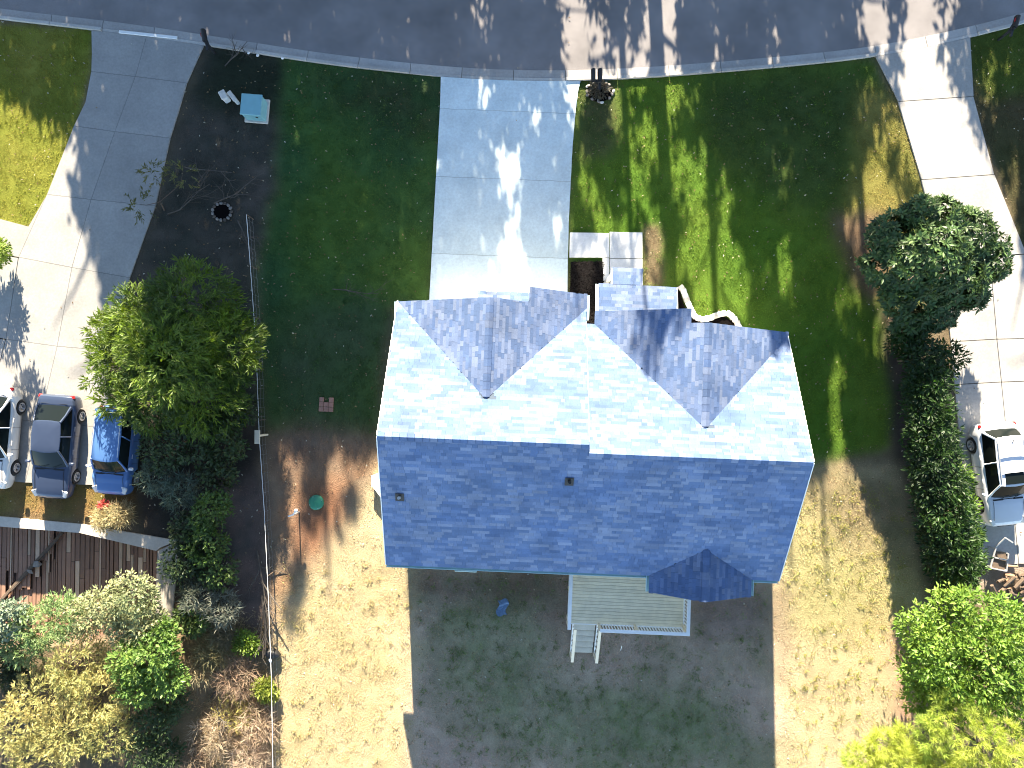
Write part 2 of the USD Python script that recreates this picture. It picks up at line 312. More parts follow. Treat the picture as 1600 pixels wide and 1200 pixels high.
def slabs(name, polys, z, tone, clip=None, grow=0.0):
    d = thing(name, kind='structure')
    bed = unary_union([Polygon(pts(p)).buffer(.01) for p in polys]).buffer(-.02)
    if clip is not None: bed = bed.difference(clip)
    for bb in getattr(bed, 'geoms', [bed]): obj('bedding', prism(bb, -.09, z-.012), M['concrete'], d, tint=(tone[0]*.33,)*3)
    for p in polys:
        g = Polygon(pts(p)).buffer(0).buffer(grow-0.008, join_style=2)
        if clip is not None: g = g.difference(clip)
        for gg in getattr(g, 'geoms', [g]):
            if gg.area < 0.05: continue
            t = tone[0]*(0.94+0.12*random.random())
            obj('concrete_slab', prism(gg, -0.08, z + 0.004*random.random()), M['concrete'], d, tint=(t, t*tone[1], t*tone[2]))
    return d
kband = Polygon(np.vstack([offs(3.0), offs(-0.012)[::-1]]))
L, Rr = lambda v: np.interp(v, [100, 160, 300, 520], [689, 688, 680, 668]), lambda v: np.interp(v, [110, 200, 360, 520], [907, 896, 888, 886])
rows = [100, 174, 280, 400, 520]
slabs('driveway', [[(L(a), a-4 if k else a), (Rr(a)+(6 if k == 0 else 0), a+4), (Rr((a+b)/2), (a+b)/2+4), (Rr(b), b+4), (L(b), b-4), (L((a+b)/2), (a+b)/2-4)] for k, (a, b) in enumerate(zip(rows, rows[1:]))], 0.03, (0.66, 1.16, 1.20), kband)
lj = [[(143, 36), (232, 48), (325, 58)], [(143, 112), (212, 120), (292, 130)], [(116, 197), (180, 206), (266, 216)], [(74, 304), (143, 312), (243, 322)], [(30, 402), (113, 418), (203, 434)], [(10, 530), (90, 541), (170, 548)], [(-20, 648), (62, 660), (168, 668)], [(-30, 748), (40, 754), (200, 760)]]
lp = []
mids = {0: ((144, 85), None, (310, 90)), 1: ((134, 160), None, (278, 178))}
for k in range(7):
    a, b = lj[k], lj[k+1]; m = mids.get(k)
    lp.append([a[0], a[1], b[1], b[0]] + ([m[0]] if m else []))
    lp.append([a[1], a[2]] + ([m[2]] if m else []) + [b[2], b[1]])
lp += [[(74, 304), (30, 402), (-130, 375), (-130, 325), (0, 342), (45, 354)], [(29, 403), (10, 530), (-150, 500), (-130, 376)], [(9, 531), (-21, 648), (-190, 630), (-150, 502)], [(-21, 649), (-32, 748), (-200, 740), (-190, 632)]]
slabs('driveway', lp, 0.03, (0.32, 0.97, 0.92), kband)
rp = [[(1362, 75), (1514, 45), (1520, 150), (1404, 158)], [(1404, 160), (1520, 152), (1552, 272), (1440, 280)], [(1440, 282), (1553, 274), (1602, 396), (1470, 402)],
      [(1470, 404), (1545, 402), (1556, 529), (1486, 533)], [(1547, 402), (1606, 398), (1720, 400), (1720, 525), (1558, 529)], [(1486, 535), (1556, 531), (1563, 596), (1492, 600)], [(1558, 531), (1720, 527), (1720, 590), (1565, 596)],
      [(1492, 602), (1563, 598), (1577, 740), (1506, 750)], [(1565, 598), (1720, 592), (1720, 735), (1579, 740)], [(1506, 752), (1577, 742), (1590, 880), (1516, 890)], [(1579, 742), (1720, 737), (1720, 880), (1592, 880)]]
slabs('driveway', rp, 0.03, (0.38, 0.955, 0.89), kband, 0.021)
slabs('path', [[(891, 364), (951, 365), (951, 402), (890, 402)], [(953, 363), (1003, 364), (1003, 403), (953, 403)], [(953, 405), (1003, 405), (1003, 450), (953, 450)], [(942, 404), (951, 404), (951, 470), (942, 470)]], 0.045, (0.66, 1.02, 1.03), None, 0.021)

# ------------------------------------------------------------------ the house
TH = -0.041
def rot2(p, a): c, s = math.cos(a), math.sin(a); return np.array([c*p[0]-s*p[1], s*p[0]+c*p[1]])
HC = np.array([3.2, -1.8])
def hp(u, v, z): return rot2(at2(u, v, z), -TH) - HC        # house plan coordinates
XL, XR = -5.087-HC[0], 11.455-HC[0]
YF, YFR, YB = 3.996-HC[1], 3.338-HC[1], -7.105-HC[1]
E0, S = 2.95, 0.59
XSP = hp(916, 480, E0)[0]
RY1 = ((YF+YB)/2); RZ1 = E0 + S*(YF-RY1); RY2 = (YFR+YB)/2; RZ2 = E0 + S*(YFR-RY2)
house = thing('house', 'single-storey house under a wide blue-grey shingled gable roof with two front gables', 'house', (*rot2(HC, TH), 0), TH)
roof = thing('roof', parent=house)
XG1 = (XL+XSP)/2; H1 = (XSP-XL)/2
XG2 = hp(1105, 590, 5.4)[0]; H2 = 4.15
xe1 = hp(826, 466, E0)[0]; xe2 = hp(1076, 500, 4.6)[0]
CM = XG2+H2-XR
planes = []   # (plan polygon, z(x,y), up-slope direction in plan, slope)
def plane(poly, zf, up, s): planes.append((Polygon(poly), zf, np.array(up, float), s))
plane([(XL, YF), (XG1, YF-H1), (XSP, YF), (XSP, RY1), (XL, RY1)], lambda x, y: E0+S*(YF-y), (0, -1), S)
plane([(XSP, YFR), (XG2-H2, YFR), (XG2, YFR-H2), (XR, YFR-CM), (XR, RY2), (XSP, RY2)], lambda x, y: E0+S*(YFR-y), (0, -1), S)
BX, BH = hp(1099, 900, 3.4)[0], 2.12
bs = 0.36; BD = BH*bs/S; BO = YB-0.72
plane([(XL, RY1), (XSP, RY1), (XSP, RY2), (XR, RY2), (XR, YB), (BX+BH, YB), (BX, YB+BD), (BX-BH, YB), (XL, YB)], lambda x, y: E0+S*(y-YB), (0, 1), S)
plane([(XL, YF), (XG1, YF), (XG1, YF-H1)], lambda x, y: E0+S*(x-XL), (1, 0), S)
plane([(XG1, YF), (xe1, YF), (xe1, YF+0.62), (XSP, YF+0.62), (XSP, YF), (XG1, YF-H1)], lambda x, y: E0+S*(XSP-x), (-1, 0), S)
plane([(XG2-H2, YFR), (XG2-H2, YFR+0.58), (xe2, YFR+0.58), (xe2, YFR), (XG2, YFR), (XG2, YFR-H2)], lambda x, y: E0+S*(x-XG2+H2), (1, 0), S)
plane([(XG2, YFR), (XR, YFR), (XR, YFR-CM), (XG2, YFR-H2)], lambda x, y: E0+S*(XG2+H2-x), (-1, 0), S)
plane([(BX-BH, YB), (BX, YB+BD), (BX, BO-0.12), (BX-BH, BO)], lambda x, y: E0+bs*(x-BX+BH)+0.012, (1, 0), bs)
plane([(BX, YB+BD), (BX+BH, YB), (BX+BH, BO), (BX, BO-0.12)], lambda x, y: E0+bs*(BX+BH-x)+0.012, (-1, 0), bs)
# porch roof and its small forward part, pent roof over the garage door
pa, pb = hp(936, 444, 2.5), hp(1058, 490, 2.8); PX0, PX1, PY1, PY0 = pa[0], pb[0], pa[1], YFR+0.5
plane([(PX0, PY0), (PX1, PY0), (PX1, PY1-0.05), (PX0, PY1)], lambda x, y: 2.86-0.2*(y-PY0), (0, -1), 0.2)
qa, qb = hp(957, 419, 2.45), hp(1003, 443, 2.45); QY1 = qa[1]
plane([(qa[0], PY1+0.01), (qb[0], PY1+0.01), (qb[0], QY1), (qa[0], QY1)], lambda x, y: 2.86-0.2*(y-PY0)+0.02, (0, -1), 0.2)
ga, gb = hp(747, 455, 2.55), hp(827, 475, 2.6)
plane([(ga[0], YF-0.1), (gb[0], YF-0.1), (gb[0], ga[1]), (ga[0], ga[1]-0.02)], lambda x, y: 2.80-0.35*(y-YF+0.1), (0, -1), 0.35)

TONES = np.array([0.80, 0.83, 0.92])*np.array([(0.112, 0.168, 0.285), (0.135, 0.193, 0.31), (0.158, 0.212, 0.325), (0.18, 0.232, 0.338), (0.215, 0.26, 0.35), (0.125, 0.18, 0.288)])
tabs = []   # (area, verts, faces, tint)
srng = np.random.default_rng(21)
for k, (poly, zf, up, s) in enumerate(planes):
    side = np.array([-up[1], up[0]]); cs = 1/math.sqrt(1+s*s)
    ex = 0.145*cs
    nrm = np.array([-up[0]*s, -up[1]*s, 1.0])*cs
    C = np.array(poly.exterior.coords)[:-1]
    a0, a1 = (C@side).min(), (C@side).max(); b0, b1 = (C@up).min(), (C@up).max()
    prep = shapely.prepare(poly)
    for j in range(int((b1-b0)/ex)+1):
        lo = b0 + j*ex - (0.03 if j == 0 else 0); hi = b0+(j+1)*ex
        x = a0 - srng.random()*0.3
        prev = 2
        while x < a1:
            w = srng.choice([0.16, 0.22, 0.3, 0.42, 0.6]); x2 = x+w
            rect = Polygon([side*x+up*lo, side*(x2-0.006)+up*lo, side*(x2-0.006)+up*hi, side*x+up*hi]); x = x2
            if j > 0 and not rect.intersects(poly): continue
            g = rect.intersection(poly) if j > 0 else rect.intersection(poly.buffer(0.03))
            if g.geom_type != 'Polygon' or g.area < 0.003: continue
            q = np.array(g.exterior.coords)[:-1]
            if g.exterior.is_ccw is False: q = q[::-1]
            th = 0.007 + 0.006*srng.random()
            base = np.array([[*p, zf(*p)] for p in q])
            frac = np.clip((q@up-lo)/(hi-lo), 0, 1)
            top = base + nrm*(0.004+th*(1-frac))[:, None]
            bot = base - nrm*0.004
            n = len(q); v = np.vstack([top, bot])
            f = [(0, i, i+1) for i in range(1, n-1)]
            for i in range(n):
                i2 = (i+1) % n
                f += [(i, n+i, n+i2), (i, n+i2, i2)]
            pn = meshkit.noise(np.array([q[0][0]*0.9, q[0][1]*2.2, k*5.0]), 4)
            t = TONES[int(np.clip(pn*6 + srng.normal()*1.3, 0, 5))]*(0.9+0.2*srng.random())
            tabs.append((g.area*(1.0 if k == 2 else 0.6), v, np.array(f), t))
    # deck under the tabs
    tri = trimesh.creation.extrude_polygon(poly.buffer(-0.02, join_style=2), 1.0, engine='earcut')
    vv = tri.vertices.copy(); zz = np.array([zf(x, y) for x, y in vv[:, :2]]); vv[:, 2] = np.where(vv[:, 2] > 0.5, zz-0.010, zz-0.12)
    obj('roof_panel', trimesh.Trimesh(vv, tri.faces, process=False), M['roofdeck'], roof)
tabs.sort(key=lambda t: -t[0])
for a, v, f, t in tabs[:300]:
    raw('shingle', v, f, M['shingle'], roof, tint=np.tile(t, (len(v), 1)))
o = np.cumsum([0]+[len(t[1]) for t in tabs[300:]])
raw('shingles', np.vstack([t[1] for t in tabs[300:]]), np.vstack([t[2]+o[i] for i, t in enumerate(tabs[300:])]), M['shingle'], roof,
    tint=np.vstack([np.tile(t[3], (len(t[1]), 1)) for t in tabs[300:]]), kind='stuff')
def caps(p0, p1, s, w=0.15, up=0.02):
    p0, p1 = np.array(p0, float), np.array(p1, float); Lr = np.linalg.norm(p1-p0); d = (p1-p0)/Lr; sd = np.array([-d[1], d[0], 0.0])
    n = int(Lr/0.28)
    for i in range(n):
        a, b = p0+d*(Lr*i/n), p0+d*(Lr*(i+1)/n-0.01)
        dn = np.array([0, 0, -s*w]); h0, h1 = np.array([0, 0, up+0.016]), np.array([0, 0, up+0.036])
        v = np.array([a+h0, a+sd*w+dn+h0, a-sd*w+dn+h0, b+h1, b+sd*w+dn+h1, b-sd*w+dn+h1, b, b+sd*w+dn, b-sd*w+dn])
        f = np.array([(0, 3, 1), (1, 3, 4), (0, 2, 3), (2, 5, 3), (3, 6, 4), (4, 6, 7), (3, 5, 6), (5, 8, 6)])
        t = TONES[srng.integers(0, 6)]*(0.9+0.25*srng.random())
        raw('ridge_cap', v, f, M['shingle'], roof, tint=np.tile(t, (9, 1)))
caps((XL, RY1, RZ1), (XSP-0.02, RY1, RZ1), S); caps((XSP+0.02, RY2, RZ2), (XR, RY2, RZ2), S)
caps((XG1, YF-H1+0.1, E0+S*H1), (XG1, YF, E0+S*H1), S); caps((XG2, YFR-H2+0.1, E0+S*H2), (XG2, YFR, E0+S*H2), S)
caps((BX, YB+BD, E0+bs*BH+.03), (BX, BO-0.10, E0+bs*BH+.03), bs, 0.14)
# trim, gutters, walls
def edge(name, a, b, w, h, m): obj(name, bar(a, b, w, h), M[m], roof)
for x, yf, ry, rz in ((XL-0.018, YF, RY1, RZ1), (XR+0.018, YFR-CM, RY2, RZ2)):
    zf_ = E0 if x < 0 else E0+S*CM
    edge('rake_board', (x, yf, zf_-0.07), (x, ry, rz-0.07), 0.03, 0.17, 'white'); edge('rake_board', (x, ry, rz-0.07), (x, YB, E0-0.07), 0.03, 0.17, 'white')
edge('step_flashing', (XSP+0.004, YFR, E0+S*(YF-YFR)-0.22), (XSP+0.004, RY1, RZ1-0.22), 0.02, 0.42, 'siding')
def gut(a, b, out):
    a, b, o_ = np.array(a, float), np.array(b, float), np.array([*out, 0.0])
    obj('gutter', cat([bar(a+o_*0.13, b+o_*0.13, 0.02, 0.12), bar(a+o_*0.07-[0, 0, .055], b+o_*0.07-[0, 0, .055], 0.12, 0.015), bar(a+o_*0.015, b+o_*0.015, 0.02, 0.12)]), M['gutter'], roof)
gut((XL, YB, E0-0.09), (BX-BH-0.14, YB, E0-0.09), (0, -1)); gut((BX+BH+0.14, YB, E0-0.09), (XR, YB, E0-0.09), (0, -1))
gut((BX-BH, BO, E0-0.09), (BX-BH, YB, E0-0.09), (-1, 0)); gut((BX+BH, YB, E0-0.09), (BX+BH, BO, E0-0.09), (1, 0))
gut((XSP, YF+0.6, E0-0.09), (XSP, YFR+0.2, E0-0.09), (1, 0)); gut((PX0, PY0+0.1, 2.74), (PX0, PY1, 2.42), (-1, 0)); gut((XL, YF, E0-0.08), (XL, YF-0.6, E0-0.08), (-1, 0))
wl = unary_union([sbox(XL+0.4, RY1-0.2, XSP-0.2, YF-0.35), sbox(XL+0.4, YB+0.4, XR-0.4, RY1), sbox(XSP-0.5, RY2-0.3, XR-0.4, YFR-0.4), sbox(BX-BH+0.3, BO+0.35, BX+BH-0.3, YB+0.5)])
obj('wall', prism(wl, -0.2, E0-0.13), M['siding'], house)
for x, yf, rz, ry in ((XL+0.42, YF, RZ1, RY1), (XR-0.42, YFR, RZ2, RY2)):
    g = trimesh.creation.extrude_polygon(Polygon([(yf-0.3, E0-0.14), (ry, rz-0.14-0.18), (YB+0.3, E0-0.14)]), 0.04, engine='earcut')
    g.apply_transform(np.array([[0, 0, 1, x-0.02], [1, 0, 0, 0], [0, 1, 0, 0], [0, 0, 0, 1.0]])); obj('gable_wall', g, M['siding'], house)
for xg, hh, yf in ((XG1, H1, YF-0.37), (XG2, H2-0.3, YFR-0.42)):
    g = trimesh.creation.extrude_polygon(Polygon([(xg-hh+.3, E0-0.14), (xg+hh-.3, E0-0.14), (xg, E0+S*hh-0.32)]), 0.04, engine='earcut')
    g.apply_transform(np.array([[1, 0, 0, 0], [0, 0, 1, yf-0.04], [0, 1, 0, 0], [0, 0, 0, 1.0]])); obj('gable_wall', g, M['siding'], house)
def opening(name, x, y, z0, w, h, ny, glass=True):
    fr = obj(name, cat([boxm(w+.16, .06, .1, (x, y+ny*.02, z0+h+.05)), boxm(w+.16, .06, .1, (x, y+ny*.02, z0-.05)), boxm(.1, .06, h, (x-w/2-.05, y+ny*.02, z0+h/2)), boxm(.1, .06, h, (x+w/2+.05, y+ny*.02, z0+h/2))]), M['white'], house)
    obj('pane' if glass else 'leaf_panel', boxm(w, .03, h, (x, y+ny*.012, z0+h/2)), M['window'] if glass else M['white'], fr)
yb_ = YB+0.4
for x in (XL+2.2, XL+6.0): opening('window', x, yb_, 1.1, 1.2, 1.3, -1)
opening('door', hp(960, 905, 1)[0], yb_, 0.92, 0.95, 1.95, -1, False)
opening('garage_door', (hp(760, 470, 1)[0]+hp(800, 470, 1)[0])/2, YF-0.35, 0.05, 4.8, 2.2, 1, False)
opening('window', XG2+0.6, YFR-0.4, 0.9, 1.6, 1.4, 1); opening('front_door', (qa[0]+qb[0])/2, YFR-0.4, 0.3, 1.0, 2.1, 1, False)
# porch floor, posts, step
obj('porch_floor', prism(Polygon([(PX0+.15, PY0-.9), (PX1-.1, PY0-.9), (PX1-.1, PY1-.25), (PX0+.15, PY1-.25)]), -0.05, 0.3), M['stone'], house)
for x, y in ((qa[0]+.12, QY1-.12), (qb[0]-.12, QY1-.12), (PX1-.2, PY1-.3)):
    obj('porch_post', boxm(.16, .16, 2.3, (x, y, 1.15), bev=.01), M['white'], house)
obj('porch_trim', bar((PX1+.012, PY0, 2.76), (PX1+.012, PY1-.05, 2.54), .05, .16), M['white'], house)
obj('porch_trim', bar((qa[0]-.012, PY1, 2.5), (qa[0]-.012, QY1, 2.36), .03, .14), M['white'], house)
obj('porch_trim', bar((qb[0]+.012, PY1, 2.5), (qb[0]+.012, QY1, 2.36), .03, .14), M['white'], house)
# pipe vents and the unit below the rear eave
for (u, v), hgt, m_ in (((622, 779), .25, 'galv'), ((889, 752), .22, 'black')):
    x, y = hp(u, v, 5.2); z = E0+S*(y-YB)
    vt = obj('pipe_vent', cat([trimesh.creation.cylinder(0.06, hgt+.3, sections=14, transform=trimesh.transformations.translation_matrix((x, y, z+hgt/2-.1)))]), M[m_], roof)
    obj('vent_flashing', boxm(.34, .36, .02, (0, 0, 0), tilt=trimesh.transformations.rotation_matrix(math.atan(S), [1, 0, 0])).apply_translation((x, y, z+.045)), M['black'], roof)
ux, uy = hp(728, 888, 2.4)
un = obj('eave_unit', cat([boxm(.95, .07, .16, (ux, uy-.1, 2.42), bev=.02), boxm(.08, .3, .14, (ux-.43, uy+.05, 2.42), bev=.02), boxm(.08, .3, .14, (ux+.43, uy+.05, 2.42), bev=.02)]), M['gutter'], house, label='pale blue bracket unit under the rear eave')
obj('lamp_body', boxm(.28, .16, .12, (ux, uy+.02, 2.42), bev=.03), M['black'], un)

# ------------------------------------------------------------------ deck behind the house
DZ, RZ_ = 0.92, 1.86
dloc = rot2(HC, TH)
deck = thing('deck', 'pale grey timber deck with white railing and short stairs behind the house', 'deck', (*dloc, 0), TH)
dl, dt_ = hp(891, 940, RZ_), 0
DX0 = dl[0]; DX1 = hp(1079, 960, RZ_)[0]; DY0 = hp(1010, 989, RZ_)[1]; DY1 = YB+0.42
ST0, ST1 = hp(896, 990, DZ)[0], hp(931, 990, DZ)[0]
nb = int((DY1-DY0)/0.14); bw = (DY1-DY0)/nb
for i in range(nb):
    y = DY0+bw*(i+.5); t = (0.78+0.14*random.random())
    obj('deck_board', boxm(DX1-DX0-.05+.03*random.random(), bw-.012, .035, ((DX0+DX1)/2, y, DZ-.018), bev=.004), M['deck'], deck, tint=(t, t*.89, t*.64))
for x in np.linspace(DX0+.05, DX1-.05, 5): obj('joist', boxm(.05, DY1-DY0-.1, .2, (x, (DY0+DY1)/2, DZ-.14)), M['cream'], deck)
obj('rim_joist', boxm(DX1-DX0, .05, .24, ((DX0+DX1)/2, DY0-.03, DZ-.15)), M['white'], deck)
for x in (DX0+.06, (DX0+DX1)/2, DX1-.06):
    for y in (DY0+.06, DY1-.5): obj('deck_post', boxm(.1, .1, DZ-.03, (x, y, (DZ-.3)/2)), M['cream'], deck)
def rail(a, b, posts, nbal, wid=0.15, topm='white', z0=DZ, z1=RZ_):
    a, b = np.array(a, float), np.array(b, float)
    obj('top_rail', bar((*a, z1), (*b, z1), wid, .045, .006), M[topm], deck)
    obj('bottom_rail', bar((*a, z0+.1), (*b, z0+.1), .05, .06), M[topm], deck)
    for t in posts:
        p = a+(b-a)*t; obj('rail_post', boxm(.1, .1, z1-z0-.02, (*p, (z0+z1)/2-.012)), M['cream'], deck)
    for i in range(nbal):
        p = a+(b-a)*(i+.5)/nbal; obj('baluster', boxm(.04, .04, z1-z0-.14, (*p, (z0+z1)/2+.04)), M['white'], deck)
rail((DX0, DY0), (DX0, DY1), (0.02, .5, .97), 22)
rail((DX1-.08, DY0+.08), (DX1-.08, DY1-.1), (0.02, .55), 20)
rail((ST1+.06, DY0+.02), (DX1, DY0+.02), (.01, .42, .98), 30)
nstp = 5; run = (DY0-hp(912, 1018, .1)[1])/nstp
for i in range(nstp):
    z = DZ-(i+1)*DZ/(nstp+1)
    obj('stair_tread', boxm(ST1-ST0-.06, run-.055, .045, ((ST0+ST1)/2, DY0-.05-run*(i+.5), z), bev=.006), M['deck'], deck, tint=(.74, .68, .54))
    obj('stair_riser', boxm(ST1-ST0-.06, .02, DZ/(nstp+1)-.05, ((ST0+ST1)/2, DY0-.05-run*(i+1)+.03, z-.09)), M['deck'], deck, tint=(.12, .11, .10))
for x in (ST0-.02, ST1+.06):
    e = DY0-.05-run*(nstp)
    obj('stair_handrail', bar((x, DY0+.02, RZ_), (x, e-.1, RZ_-DZ*.86), .13, .05, .006), M['cream'], deck)
    obj('stair_post', boxm(.1, .1, 1.0, (x, e-.02, .45)), M['cream'], deck)
    obj('stringer', bar((x, DY0, DZ-.15), (x, e, .0), .045, .25), M['white'], deck)
    for i in range(6):
        t = (i+.5)/6; obj('stair_baluster', boxm(.035, .035, .8, (x, DY0+(e-DY0)*t, DZ*(1-t)*.95+.5)), M['white'], deck)

# ------------------------------------------------------------------ foliage builders
def unit(v): return v/(np.linalg.norm(v, axis=-1, keepdims=True)+1e-9)
def leaf_arrays(P, D, Nn, Ln, W, fold=0.18):
    """Folded diamond leaves: P base points, D lengthwise directions, Nn up directions."""
    D = unit(D); B = unit(np.cross(D, Nn)); U = np.cross(B, D)
    Ln, W = np.broadcast_to(Ln, len(P))[:, None], np.broadcast_to(W, len(P))[:, None]
    v = np.stack([P, P+D*Ln*.45+B*W/2+U*W*fold, P+D*Ln, P+D*Ln*.45-B*W/2+U*W*fold], 1).reshape(-1, 3)
    i = np.arange(len(P))[:, None]*4
    f = np.concatenate([i+[0, 1, 2], i+[0, 2, 3]], 1).reshape(-1, 3)
    return v, f
def jit(rng, tint, n, amt=0.25, hue=0.1):
    t = np.asarray(tint, float)*np.ones((n, 3))
    t = t*(1+amt*(rng.random((n, 1))*2-1)); t[:, 0] *= 1+hue*(rng.random(n)*2-1); return np.clip(t, .003, 1)
def lobes_points(rng, lobes, n, shell=0.35, gap=0.0, gscale=1.2, seed=0):
    out, dirs = [], []
    vol = np.array([l[1][0]*l[1][1]*l[1][2] if not np.isscalar(l[1]) else l[1]**3 for l in lobes])**(2/3); vol /= vol.sum()
    for (c, r), w in zip(lobes, vol):
        k = int(n*w)+1; d = unit(rng.normal(size=(k, 3)))
        rr = (1-shell*rng.random(k)**1.5)*(0.82+0.36*meshkit.fbm(d*2.2+np.array(c), 3, seed))
        out.append(np.array(c)+d*rr[:, None]*np.array(r)); dirs.append(d)
    P, D = np.vstack(out), np.vstack(dirs)
    if gap > 0:
        keep = meshkit.fbm(P*gscale, 3, seed+5) > gap; P, D = P[keep], D[keep]
    keep = P[:, 2] > 0.03
    return P[keep], D[keep]
def spray_tree(rng, lobes, n, kind, tint, tint2, seed, gap=0.3, Lf=.3, Wf=.12, per=8):
    """Leaf sprays on the lobes. kind: broad | frond | needle | twig."""
    P, D = lobes_points(rng, lobes, n, 0.5, gap, 1.1, seed)
    k = len(P); mixv = np.clip((meshkit.fbm(P*0.8, 3, seed+9)-.5)*3+.5, 0, 1)[:, None]
    T = 1.25*np.asarray(tint)*(1-mixv)+1.25*np.asarray(tint2)*mixv
    T = T*(0.75+0.5*rng.random((k, 1)))
    PP = np.repeat(P, per, 0); DD = np.repeat(D, per, 0); TT = np.repeat(T, per, 0); m = len(PP)
    rnd = unit(rng.normal(size=(m, 3)))
    if kind == 'broad':
        d = unit(rnd+DD*0.5); PP = PP+rnd*Lf*.5; nn = unit(DD+np.array([0, 0, .7])+rnd[::-1]*.6); q_ = .45+1.0*rng.random(m); ln, w = Lf*q_, Wf*q_*(.8+.4*rng.random(m))
    elif kind == 'frond':
        h = unit(DD*[1, 1, .35]+np.repeat(rng.normal(size=(k, 3))*.45, per, 0)); s = np.tile(np.linspace(0, 1, per), k)
        PP = PP+h*(s*Lf*1.6)[:, None]-np.array([0, 0, 1])*(s**2*.18)[:, None]
        d = unit(h+rnd*.75+[0, 0, -.1]); nn = unit(rnd[::-1]*.4+[0, 0, 1]); ln, w = Lf*(.6+.7*rng.random(m)), Wf*(.7+.6*rng.random(m))
    elif kind == 'needle':
        d = unit(rnd+DD*.9+[0, 0, .35]); nn = rnd[::-1]; ln, w = Lf*(.7+.6*rng.random(m)), Wf*np.ones(m)
    else:
        d = unit(rnd+DD*.4+[0, 0, .2]); nn = rnd[::-1]; ln, w = Lf*(.5+rng.random(m)), Wf*np.ones(m)
    v, f = leaf_arrays(PP, d, nn, ln, w)
    TT = jit(rng, TT, m, .22, .1)
    return v, f, np.repeat(TT, 4, 0)
def limbs_to(parent, base, lobes, r0, rng, h0=None, mat_='bark', maxn=6):
    base = np.array(base, float); top = np.mean([l[0] for l in lobes], 0); fork = base+(top-base)*[.3, .3, .5]
    obj('trunk', tube([base-[0, 0, .2], base+(fork-base)*.5+rng.normal(size=3)*.05, fork], [r0*1.25, r0, r0*.8], 9), M[mat_], parent, smooth=50)
    for c, r in lobes[:maxn]:
        c = np.array(c, float); mid = (fork+c)/2+rng.normal(size=3)*.15-[0, 0, .15]
        obj('limb', tube([fork-(fork-base)*.08, mid, c], [r0*.6, r0*.38, r0*.12], 7), M[mat_], parent, smooth=50)
def plant(name, label, catg, base, lobes, n, kind, tint, tint2, seed, r0=.1, group=None, matn='leaf', **kw):
    """base: world ground point; lobes in world coordinates."""
    rng = np.random.default_rng(seed); base = np.array([*base[:2], base[2] if len(base) > 2 else 0.0])
    t = thing(name, label, catg, base, group=group)
    ll = [(np.array(c)-base, r) for c, r in lobes]
    if r0: limbs_to(t, (0, 0, 0), ll, r0, rng)
    v, f, tt = spray_tree(rng, ll, n, kind, tint, tint2, seed, **kw)
    raw('crown', v, f, M[matn], t, tint=tt)
    return t
def lob(u, v, z, r, rz=None):
    """A lobe of the crown seen at (u, v), at height z, of radius r metres."""
    p = at(u, v, z); return (p, (r, r, rz or r*.8))
